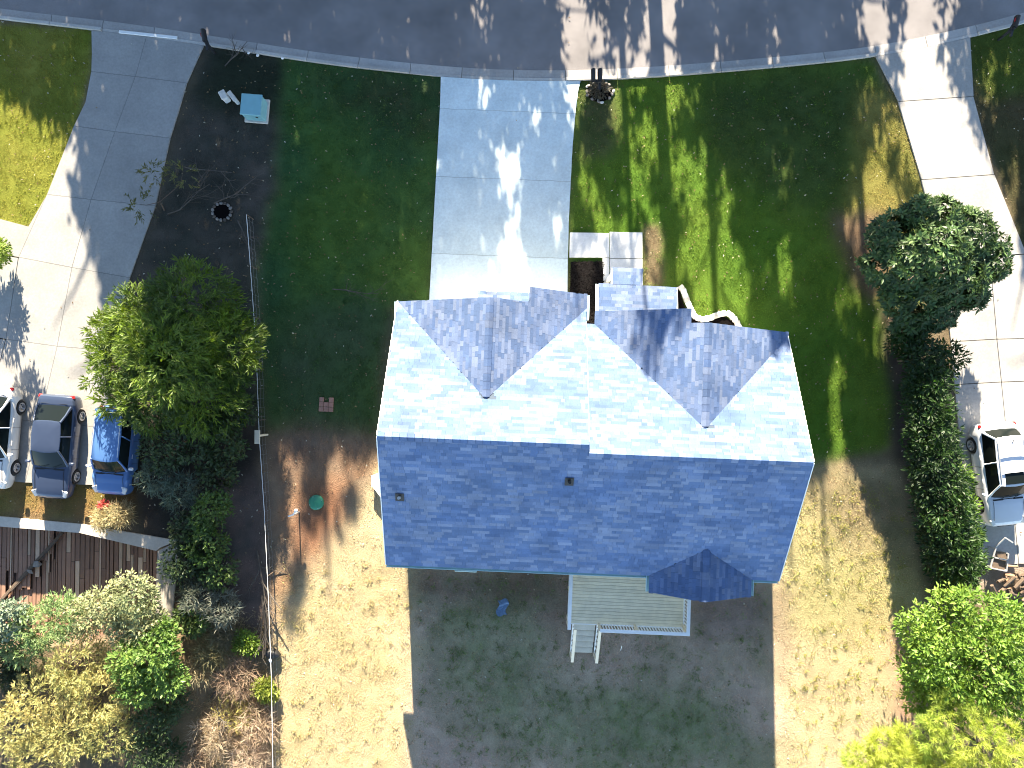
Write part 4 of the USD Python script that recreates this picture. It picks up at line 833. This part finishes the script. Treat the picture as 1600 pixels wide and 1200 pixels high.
shr = [('dark shrub directly below the feathery tree beside the blue car', [lob(262, 700, 1.6, 1.1), lob(300, 680, 2.0, 1.2)], (262+30, 690), (.045, .07, .025), (.03, .05, .02)),
       ('dark green shrub touching the wire fence right of the blue car', [lob(350, 690, 1.8, 1.0), lob(372, 640, 1.6, .8), lob(340, 740, 1.5, .8)], (360, 690), (.04, .065, .02), (.035, .05, .02)),
       ('grey-green spiky shrub below the boxy blue car', [lob(245, 745, 1.3, .8), lob(285, 770, 1.3, .9)], (275, 755), (.11, .14, .10), (.06, .085, .05)),
       ('tall narrow green shrub halfway down the shaded bank', [lob(330, 800, 2.0, .9), lob(322, 850, 1.9, .9)], (345, 815), (.06, .10, .02), (.04, .075, .018)),
       ('dark shrub beside the end of the retaining wall', [lob(285, 880, 1.5, .9), lob(300, 830, 1.5, .9)], (300, 860), (.03, .05, .018), (.025, .04, .016)),
       ('grey twiggy shrub near the lower end of the retaining wall', [lob(312, 930, 1.4, .8), lob(345, 950, 1.2, .8)], (330, 930), (.13, .14, .11), (.05, .065, .035)),
       ('mid green shrub at the lower end of the shaded bank', [lob(340, 890, 1.5, .8), lob(300, 965, 1.1, .8)], (335, 910), (.065, .10, .02), (.04, .07, .02))]
for i, (lb, ll, (u, v), t1, t2) in enumerate(shr):
    plant('shrub', lb, 'shrub', at2(u, v), ll, 420, 'broad' if i not in (2, 5) else 'twig', t1, t2, 110+i, r0=.04, per=7, Lf=.17 if i not in (2, 5) else .3, Wf=.09 if i not in (2, 5) else .035, gap=.36, group=None)
plant('pale_shrub', 'large pale grey-green shrub below the sunken timber boards', 'shrub', at2(205, 955), [lob(205, 935, 2.0, 1.1), lob(165, 950, 1.9, 1.0), lob(225, 975, 1.7, 1.0), lob(130, 965, 1.7, .9), lob(195, 985, 1.5, .8)], 1500, 'broad', (.225, .235, .12), (.15, .175, .085), 121, r0=.06, per=7, Lf=.16, Wf=.065, gap=.40)
plant('green_shrub', 'light green feathery shrub at the left photo edge under the timber boards', 'shrub', at2(60, 985), [lob(60, 980, 1.7, 1.0), lob(95, 965, 1.8, .9), lob(35, 1010, 1.5, .8)], 900, 'frond', (.17, .23, .09), (.11, .17, .06), 122, r0=.05, per=8, Lf=.17, Wf=.05, gap=.40)
plant('broad_shrub', 'blue-green broad-leaved shrub at the far left photo edge', 'shrub', at2(15, 975), [lob(8, 965, 2.0, .9), lob(-30, 990, 1.8, 1.0)], 420, 'broad', (.15, .19, .13), (.10, .14, .09), 123, r0=.05, per=6, Lf=.22, Wf=.1, gap=.36, matn='gloss')
plant('dark_shrub', 'dark shaded shrub under the blue-green one at the left edge', 'shrub', at2(10, 1030), [lob(5, 1040, .9, .8), lob(25, 1060, .8, .6)], 320, 'broad', (.03, .045, .02), (.025, .04, .018), 124, r0=.03, per=6, Lf=.16, Wf=.08, gap=.3)
plant('yellow_shrub', 'broad yellow-green straw-tinted shrub in the bottom left corner', 'shrub', at2(110, 1080), [lob(120, 1040, 1.7, 1.2), lob(150, 1090, 1.7, 1.2), lob(70, 1090, 1.7, 1.3), lob(105, 1140, 1.7, 1.3), lob(30, 1130, 1.6, 1.2), lob(170, 1150, 1.4, 1.0), lob(60, 1190, 1.5, 1.2)], 2700, 'frond', (.30, .27, .10), (.22, .22, .075), 125, r0=.07, per=8, Lf=.17, Wf=.045, gap=.42)
plant('bright_shrub', 'bright green leafy shrub beside the yellow shrub at bottom left', 'shrub', at2(235, 1040), [lob(205, 1035, 2.0, .9), lob(245, 1020, 2.1, .9), lob(262, 1060, 1.8, .8), lob(215, 1075, 1.8, .8), lob(255, 985, 1.8, .6)], 1250, 'broad', (.12, .19, .04), (.07, .13, .025), 126, r0=.06, per=7, Lf=.17, Wf=.085, gap=.41)
plant('dark_shrub', 'dark green shrub in shade below the bright green shrub', 'shrub', at2(245, 1120), [lob(240, 1125, 1.1, .9), lob(265, 1100, 1.1, .8), lob(225, 1170, 1.0, .9), lob(262, 1180, .9, .7)], 620, 'broad', (.045, .07, .022), (.03, .05, .018), 127, r0=.04, per=7, Lf=.17, Wf=.07, gap=.36)
for i, (lb, u, v, r, t1, kd) in enumerate((('small vivid green bush on the bank near the black bag', 382, 1003, .5, (.14, .22, .03), 'broad'), ('small yellow-green bush at the lower fence line', 411, 1078, .45, (.20, .24, .04), 'broad'), ('straw-yellow bush on the dry bank', 362, 1115, .75, (.27, .24, .07), 'frond'),
        ('pale dry brush clump at the bottom of the bank', 330, 1150, .9, (.36, .29, .20), 'twig'), ('pale dry brush clump beside the lower fence', 400, 1130, .8, (.38, .29, .20), 'twig'), ('tangled brown brush clump in the middle of the bank', 372, 1060, .9, (.26, .19, .13), 'twig'),
        ('dry yellowish weed clump below the grey twiggy shrub', 330, 1015, .8, (.22, .20, .10), 'twig'), ('brown dry brush at the very bottom beside the yellow shrub', 300, 1190, .7, (.24, .18, .12), 'twig'), ('pale weed stems at the edge of the bright green shrub', 305, 1050, .55, (.33, .28, .17), 'twig'),
        ('tangled dry twigs at the bottom by the wire fence', 390, 1185, .8, (.33, .26, .19), 'twig'), ('dry stems on the bank above the vivid green bush', 350, 985, .6, (.20, .17, .10), 'twig'))):
    plant('bush' if kd != 'twig' else 'dry_brush', lb, 'bush' if kd != 'twig' else 'brush', at2(u, v), [lob(u, v, .45, r, r*.7), lob(u+12, v+8, .35, r*.7, r*.5)], 200 if kd != 'twig' else 170, kd, t1, tuple(np.array(t1)*.7), 140+i, r0=.015, per=7, Lf=.15 if kd != 'twig' else .42, Wf=.07 if kd == 'broad' else .022, gap=.30)
t = plant('dry_shrub', 'straw-coloured dry shrub with red flowers at the retaining wall', 'shrub', at2(175, 810), [lob(165, 812, .7, .6), lob(185, 805, .8, .6)], 260, 'twig', (.34, .30, .16), (.26, .22, .12), 160, r0=.02, per=7, Lf=.3, Wf=.03, gap=.3)
rr2 = np.random.default_rng(5); cb = np.array([*at2(175, 810), 0])
v, f, tt = spray_tree(rr2, [(at(162, 788, .9)-cb, (.25, .16, .12))], 26, 'broad', (.55, .06, .04), (.45, .10, .08), 6, per=6, Lf=.1, Wf=.08, gap=0); raw('flowers', v, f, M['leaf'], t, tint=tt)
plant('edge_shrub', 'tall clipped evergreen just left of the frame at the parking pad', 'shrub', at2(-14, 395), [lob(-16, 392, 1.2, .75), lob(-22, 388, 2.6, .7), lob(-30, 384, 3.8, .5), lob(2, 391, .8, .35)], 700, 'broad', (.16, .22, .03), (.09, .14, .03), 161, r0=.08, per=7, Lf=.15, Wf=.07, gap=.3)

# magnolia: leaf rosettes that can be told apart
def magnolia():
    rng = np.random.default_rng(200); b = np.array([*at2(1422, 440), 0.0]); t = thing('magnolia_tree', 'round dark glossy magnolia tree between the front lawn and right driveway', 'tree', b)
    LB = [lob(1400, 372, 2.9, 1.1), lob(1455, 350, 3.1, 1.2), lob(1508, 370, 2.9, 1.15), lob(1545, 406, 2.6, .95), lob(1450, 408, 3.4, 1.55), lob(1388, 415, 2.6, 1.0), lob(1492, 438, 2.8, 1.25), lob(1425, 465, 2.5, 1.15), lob(1360, 402, 2.3, .45), lob(1465, 485, 2.2, .85), lob(1425, 508, 1.9, .75), lob(1522, 462, 2.3, .55), lob(1472, 330, 3.2, .5), lob(1420, 340, 3.0, .5), lob(1560, 385, 2.6, .45)]
    LB = [(c-b, (r[0], r[1], r[2]*1.0)) for c, r in LB]; limbs_to(t, (0, 0, 0), LB, .17, rng, maxn=8)
    P, D = lobes_points(rng, LB, 3000, .22, .40, 1.6, 7)
    inside = np.zeros(len(P), bool)
    for c, r in LB: inside |= (((P-c)/np.array(r))**2).sum(1) < .6
    P, D = P[~inside], D[~inside]
    up = P[:, 2]+.5*D[:, 2]; order = np.argsort(-up); P, D = P[order], D[order]
    stuff = []
    for i, (p, d) in enumerate(zip(P, D)):
        ax = unit(d+np.array([0, 0, .55])+rng.normal(size=3)*.2); k = 9
        a = np.arange(k)*2.39996; e1 = unit(np.cross(ax, [.3, .5, .2])); e2 = np.cross(ax, e1); lift = np.linspace(-.15, .8, k)
        dd = unit(e1*np.cos(a)[:, None]+e2*np.sin(a)[:, None]+ax*lift[:, None]); nn = unit(np.tile(ax, (k, 1))-dd*lift[:, None]*.5)
        v, f = leaf_arrays(np.tile(p, (k, 1))+dd*.02, dd, nn, .27*(.75+.5*rng.random(k)), .115, .12)
        c_ = jit(rng, np.array((.052, .095, .028))*(.5+.9*rng.random()), k, .25, .12); c_ = np.repeat(c_, 4, 0)
        if i < 280: raw('leaf_cluster', v, f, M['gloss'], t, tint=c_)
        else: stuff.append((v, f, c_))
    o = np.cumsum([0]+[len(s[0]) for s in stuff]); raw('crown', np.vstack([s[0] for s in stuff]), np.vstack([s[1]+o[i] for i, s in enumerate(stuff)]), M['gloss'], t, tint=np.vstack([s[2] for s in stuff]), kind='stuff')
magnolia()
hb = [(1420, 530, 1.4, .8), (1440, 560, 1.9, .95), (1448, 600, 2.0, 1.0), (1452, 640, 2.1, 1.0), (1456, 680, 2.2, 1.05), (1460, 720, 2.2, 1.05), (1466, 760, 2.2, 1.05), (1472, 800, 2.2, 1.05), (1478, 840, 2.1, 1.0), (1484, 875, 2.0, 1.0), (1490, 905, 1.6, .85), (1480, 560, 1.6, .7), (1490, 750, 1.6, .7), (1500, 830, 1.5, .8), (1505, 870, 1.5, .8)]
hl_ = [lob(u, v, z, r, r*1.1) for u, v, z, r in hb]
plant('hedge', 'long dense green hedge running beside the right driveway below the magnolia', 'hedge', at2(1440, 720), hl_, 4600, 'broad', (.024, .058, .008), (.010, .026, .006), 210, r0=0, per=7, Lf=.2, Wf=.07, gap=.33)
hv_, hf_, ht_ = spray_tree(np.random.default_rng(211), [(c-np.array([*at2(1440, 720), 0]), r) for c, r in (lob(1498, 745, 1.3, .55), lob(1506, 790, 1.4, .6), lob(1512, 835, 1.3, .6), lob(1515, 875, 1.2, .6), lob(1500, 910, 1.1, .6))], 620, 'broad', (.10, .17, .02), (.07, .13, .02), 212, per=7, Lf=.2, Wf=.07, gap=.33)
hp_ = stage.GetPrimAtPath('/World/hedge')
raw('sun_tinted_edge', hv_, hf_, M['leaf'], hp_, tint=ht_); hb0 = np.array([*at2(1440, 720), 0])  # sunlight on the lower right side of the hedge, put into brighter leaf tints
for c_, r in hl_[:11]:
    p = c_-hb0; obj('stem', tube([(p[0], p[1], -.1), (p[0]+.05, p[1], p[2]*.6), (p[0], p[1], p[2])], [.05, .04, .02], 6), M['bark'], hp_)
plant('maple_tree', 'rounded fresh green tree at the right edge below the hedge', 'tree', at2(1465, 985), [lob(1450, 985, 3.0, 1.2), lob(1500, 965, 3.4, 1.4), lob(1560, 985, 3.6, 1.5), lob(1480, 1030, 3.6, 1.4), lob(1540, 1045, 4.0, 1.6), lob(1440, 1050, 2.8, 1.0), lob(1590, 1060, 3.6, 1.4), lob(1500, 1085, 2.8, 1.2), lob(1580, 1110, 2.6, 1.1), lob(1440, 1090, 2.2, .8), lob(1620, 1000, 3.3, 1.4)],
      3600, 'broad', (.145, .225, .035), (.09, .16, .022), 220, r0=.12, per=7, Lf=.2, Wf=.085, gap=.40)
for lb, ll, bs_ in (('soft yellow-green pine in the bottom right corner below the round green tree', [lob(1480, 1120, 4.2, .95), lob(1520, 1150, 4.6, 1.1), lob(1570, 1170, 4.8, 1.2), lob(1460, 1150, 4.2, .8), lob(1530, 1195, 4.4, 1.2), lob(1600, 1210, 4.6, 1.2)], (1500, 1140)),
        ('second yellow-green pine at the bottom edge, the left and lower one', [lob(1345, 1190, 3.2, .75), lob(1385, 1170, 3.4, .8), lob(1420, 1195, 3.7, .9), lob(1460, 1210, 3.9, 1.0), lob(1360, 1225, 3.3, .9), lob(1410, 1150, 3.3, .5)], (1395, 1195))):
    plant('pine_tree', lb, 'pine', at2(*bs_), ll, 1000, 'needle', (.30, .34, .06), (.20, .27, .045), 230+len(lb), r0=.1, per=26, Lf=.26, Wf=.016, gap=.38)

# ------------------------------------------------------------------ trees across the street: they stand beyond the frame and shade the street and lawns
GR = 4.0; MU0, MV0 = -400, -420
mask = np.zeros((420, 640))
uu, vv = np.meshgrid(np.arange(640)*GR+MU0, np.arange(420)*GR+MV0)
def sh(poly, val, mode='set'):
    m_ = shapely.contains_xy(Polygon(poly), uu, vv)
    mask[m_] = val
def ell(u, v, a, b, val=0.0): mask[((uu-u)/a)**2+((vv-v)/b)**2 < 1] = val
sh([(-400, -420), (700, -420), (700, 120), (700, 520), (600, 690), (595, 735), (540, 715), (470, 710), (405, 720), (300, 640), (165, 460), (158, 415), (142, 370), (124, 330), (112, 285), (112, 205), (70, 178), (0, 128), (-400, 110)], 1.0)
sh([(405, 690), (596, 690), (592, 742), (540, 785), (500, 860), (470, 920), (425, 1040), (405, 900)], .24)
sh([(300, 560), (405, 600), (408, 1040), (330, 1040), (300, 830), (285, 690)], 1.0)
sh([(690, -420), (906, -420), (906, 130), (892, 480), (660, 480), (690, 120)], .97)
sh([(906, -420), (1095, -420), (1100, 130), (1070, 300), (1050, 480), (890, 480)], .26)
sh([(860, -420), (950, -420), (950, 118), (860, 118)], .25); sh([(965, -420), (1046, -420), (1064, 60), (1076, 105), (956, 118)], .14)
sh([(1045, -420), (1330, -420), (1345, 60), (1398, 92), (1398, 175), (1348, 205), (1328, 290), (1312, 345), (1335, 430), (1395, 470), (1395, 700), (1270, 725), (1240, 725), (1180, 520), (1160, 400), (1128, 250), (1096, 195), (1060, 80)], .97)
sh([(1030, 300), (1130, 270), (1165, 400), (1185, 520), (1040, 500)], .20)
sh([(1180, 350), (1320, 330), (1330, 430), (1300, 520), (1190, 520)], .45)
sh([(1290, 550), (1325, 550), (1322, 640), (1328, 725), (1290, 725)], .15); sh([(1330, 420), (1395, 460), (1395, 720), (1340, 720)], .68)
sh([(1330, -420), (1530, -420), (1515, 110), (1395, 110)], .42); sh([(1405, -420), (1462, -420), (1462, 160), (1405, 160)], 0)
sh([(1462, 60), (1514, 60), (1514, 165), (1496, 150), (1470, 100)], .9)
sh([(1514, -420), (2100, -420), (2100, 430), (1604, 430), (1578, 320), (1545, 230), (1512, 150)], .82)
for e in ((1548, 95, 10, 26), (1578, 105, 12, 40), (1535, 120, 8, 20)): ell(*e)
for e in ((758, 142, 13, 16), (757, 160, 11, 10), (770, 236, 14, 22), (797, 265, 24, 30), (812, 240, 12, 14), (745, 265, 10, 16), (838, 162, 13, 12), (868, 150, 9, 10), (864, 242, 15, 26), (790, 368, 22, 20), (806, 335, 14, 18), (806, 430, 18, 44), (792, 300, 10, 14), (690, 440, 10, 16), (735, 340, 10, 10), (702, 372, 12, 12), (830, 190, 10, 9), (890, 190, 12, 22), (775, 465, 50, 10), (735, 190, 7, 7), (760, 395, 8, 10)): ell(*e)
for e in ((480, 232, 26, 30), (232, 215, 8, 12), (590, 236, 12, 16), (560, 350, 10, 18), (640, 300, 10, 14), (655, 370, 8, 30), (510, 300, 9, 12)): ell(*e, .62)
ell(1012, 905, 42, 62, .85); ell(1188, 830, 22, 30, .95)
sh([(975, 130), (1000, 130), (1003, 350), (978, 350)], .25); sh([(1352, 200), (1405, 175), (1450, 330), (1395, 430), (1335, 360), (1330, 290)], .12)
sh([(1130, 235), (1160, 235), (1180, 500), (1150, 500)], .30)
mask = ndimage.gaussian_filter(mask, 1.0)
DSH = 1/math.tan(SUN_EL); SD = np.array([math.sin(SUN_AZ), -math.cos(SUN_AZ)])
def street_trees():
    rng = np.random.default_rng(77)
    spec = [(-27, 31, 5.0, 15.5), (-20.4, 29.8, 4.0, 15), (-17.2, 30.6, 4.0, 18), (-13.4, 29.6, 3.9, 18.5), (-10.5, 31.4, 4.0, 16), (-6.5, 30.0, 3.8, 15.6), (-2.6, 31.5, 3.6, 15), (1.2, 30, 3.2, 14), (4.5, 31.0, 2.8, 14.5), (6.1, 29.6, 2.8, 15.5), (8.6, 30.4, 2.8, 15), (10.9, 31.6, 2.8, 15.5), (12.6, 29.8, 3.0, 15), (15.1, 31.2, 3.6, 15), (23.2, 30.2, 3.8, 15), (26.2, 31, 4.2, 14), (29.5, 30.2, 4, 14)]
    trunk_r = {8: .17, 9: .32, 10: .2, 11: .28, 12: .18, 7: .13}
    for i, (x, y, r, h) in enumerate(spec):
        b = np.array([x, y, 0.0]); t = thing('street_tree', 'leafy tree standing across the street beyond the frame', 'tree', b, group='trees across the street beyond the frame')
        tr = trunk_r.get(i, .22); lean = np.array([rng.normal()*.25, rng.normal()*.2, 0])
        tp = [np.array([0, 0, -.2]), np.array([0, 0, h*.35])+lean*.3, np.array([0, 0, h*.7])+lean, np.array([0, 0, h*.97])+lean*1.3]
        obj('trunk', tube(tp, [tr*1.25, tr, tr*.75, tr*.25], 9), M['bark'], t, smooth=50)
        for k in range(9):
            z = h*(.3+.6*k/9); a = k*2.4+rng.random(); rr_ = r*(1-.5*k/9)*.85; obj('limb', tube([(0, 0, z), (rr_*.5*math.cos(a), rr_*.5*math.sin(a), z+.6), (rr_*math.cos(a), rr_*math.sin(a), z+1.0)], [tr*.4, tr*.22, .02], 6), M['bark'], t, smooth=50)
        n = int(5200*(r/4)**2) if i < 7 else int(6200*(r/4)**2)
        a = rng.random(n)*2*PI; z = 1.6+(h-1.6)*rng.random(n); w = r*np.sqrt(rng.random(n))*(1-.35*np.clip((z-h*.75)/(h*.25), 0, 1))
        P = np.stack([w*np.cos(a), w*np.sin(a)*.7, z], -1); W_ = P+b
        G = np.c_[W_[:, :2]+SD*(W_[:, 2:]*DSH), np.zeros(n)]; uv = proj(G)
        iu = np.clip(((uv[:, 0]-MU0)/GR).astype(int), 0, 639); iv = np.clip(((uv[:, 1]-MV0)/GR).astype(int), 0, 419)
        mv = mask[iv, iu]; q = np.clip((meshkit.fbm(np.c_[G[:, 0]*1.5, G[:, 1]*.62, 0*G[:, 0]], 3, 3)-.5)/.13*.32+.5, 0.001, .999)
        keep = (q < mv) & (proj(W_)[:, 1] < -25); P = P[keep]; k = len(P)
        if not k: continue
        per = 4; PP = np.repeat(P, per, 0)+rng.normal(size=(k*per, 3))*.13; d = unit(rng.normal(size=(k*per, 3))); nn = unit(rng.normal(size=(k*per, 3))+SUN*.8)
        v, f = leaf_arrays(PP, d, nn, .34*(.7+.6*rng.random(k*per)), .19)
        raw('crown', v, f, M['leaf'], t, tint=np.repeat(jit(rng, (.06, .10, .025), k*per, .3), 4, 0))
street_trees()

# ------------------------------------------------------------------ grass blades and leaf litter
def grass():
    rng = np.random.default_rng(55); n = 900000
    x, y = rng.uniform(-26, 26, n), rng.uniform(-19, 20.5, n)
    de = gsample(grassy, x, y); tuft = np.clip((meshkit.noise(np.c_[x*3.1, y*3.1, 0*x], 3)-.5)*1.6+.75, .15, 1)
    k = rng.random(n) < de*tuft
    hard = shapely.union_all([kband, street])
    solid = [p for p in (Polygon(pts([(143, 40), (325, 58), (205, 434), (170, 548), (168, 668), (200, 760), (-200, 760), (-200, 340), (0, 342), (45, 354), (116, 197), (143, 112)])), Polygon(pts([(683, 100), (909, 110), (896, 200), (888, 360), (1003, 362), (1003, 450), (940, 520), (668, 520), (680, 300), (689, 160)])),
             Polygon(pts([(1362, 75), (1512, 45), (1520, 150), (1552, 272), (1602, 396), (1800, 396), (1800, 880), (1516, 890), (1492, 602), (1470, 404), (1404, 158)])))]
    hard = shapely.union_all([hard, *solid, SUNK]).buffer(-.035)
    x, y = x[k], y[k]; k = ~shapely.contains_xy(hard, x, y); x, y = x[k], y[k]; n = len(x)
    z = gsample(GZ, x, y); c = gsample(col, x, y)*(0.78+.5*rng.random((n, 1))); c[:, 0] *= .9+.3*rng.random(n)
    a = rng.random(n)*2*PI; tl = .075*(.5+.9*rng.random(n)); up = .35+.65*rng.random(n); wd = .011+.009*rng.random(n)
    d = np.stack([np.cos(a), np.sin(a), up], -1); s = np.stack([-np.sin(a), np.cos(a), 0*a], -1)
    b = np.stack([x, y, z-.005], -1); v = np.stack([b-s*wd[:, None], b+s*wd[:, None], b+d*tl[:, None]], 1).reshape(-1, 3)
    raw('grass', v, np.arange(3*n).reshape(-1, 3), M['blade'], None, tint=np.repeat(np.clip(c, .003, 1), 3, 0), kind='stuff')
    n = 5200; x, y = rng.uniform(-25, 25, n), rng.uniform(-18, 19, n); k = (~shapely.contains_xy(hard, x, y)) | (rng.random(n) < .03); x, y = x[k], y[k]; n = len(x)
    v, f = leaf_arrays(np.stack([x, y, .045+gsample(GZ, x, y)*(gsample(grassy, x, y) > 0)], -1), np.stack([rng.normal(size=n), rng.normal(size=n), rng.normal(size=n)*.2], -1), np.tile([.05, .1, 1.0], (n, 1)), .07+.06*rng.random(n), .05, .3)
    pal = np.array([(.28, .20, .11), (.42, .36, .25), (.16, .10, .05), (.55, .52, .42)]); raw('fallen_leaves', v, f, M['tint'], None, tint=np.repeat(pal[rng.choice(4, n, p=[.4, .25, .28, .07])], 4, 0), kind='stuff')
grass()
def weeds():
    rng = np.random.default_rng(66); V, F_, T_ = [], [], []; o = 0
    for (u0, u1, v0, v1, n, tn, L_) in ((655, 1200, 900, 1200, 420, (.13, .19, .06), .13), (700, 1100, 1010, 1200, 240, (.17, .22, .09), .15), (1230, 1420, 760, 1190, 260, (.24, .24, .06), .13), (430, 640, 880, 1190, 170, (.34, .30, .13), .12), (905, 1330, 130, 480, 200, (.10, .19, .03), .10), (450, 670, 110, 680, 260, (.06, .12, .035), .10), (300, 425, 960, 1200, 240, (.36, .28, .16), .2)):
        c = np.array([at2(rng.uniform(u0, u1), rng.uniform(v0, v1)) for _ in range(n)]); k = 16; r = .05+.16*rng.random(n)**2
        P = np.repeat(np.c_[c, np.zeros(n)], k, 0)+np.c_[rng.normal(size=(n*k, 2))*np.repeat(r, k)[:, None], np.zeros(n*k)]-[0, 0, .03]
        d = np.c_[rng.normal(size=(n*k, 2)), .4+rng.random(n*k)]; v, f = leaf_arrays(P, d, rng.normal(size=(n*k, 3))+[0, 0, 1], L_*(.5+rng.random(n*k)), .022)
        V.append(v); F_.append(f+o); o += len(v); T_.append(np.repeat(jit(rng, np.repeat(np.array(tn)*(.7+.7*rng.random((n, 1))), k, 0), n*k, .25), 4, 0))
    raw('weeds', np.vstack(V), np.vstack(F_), M['blade'], None, tint=np.vstack(T_), kind='stuff')
weeds()
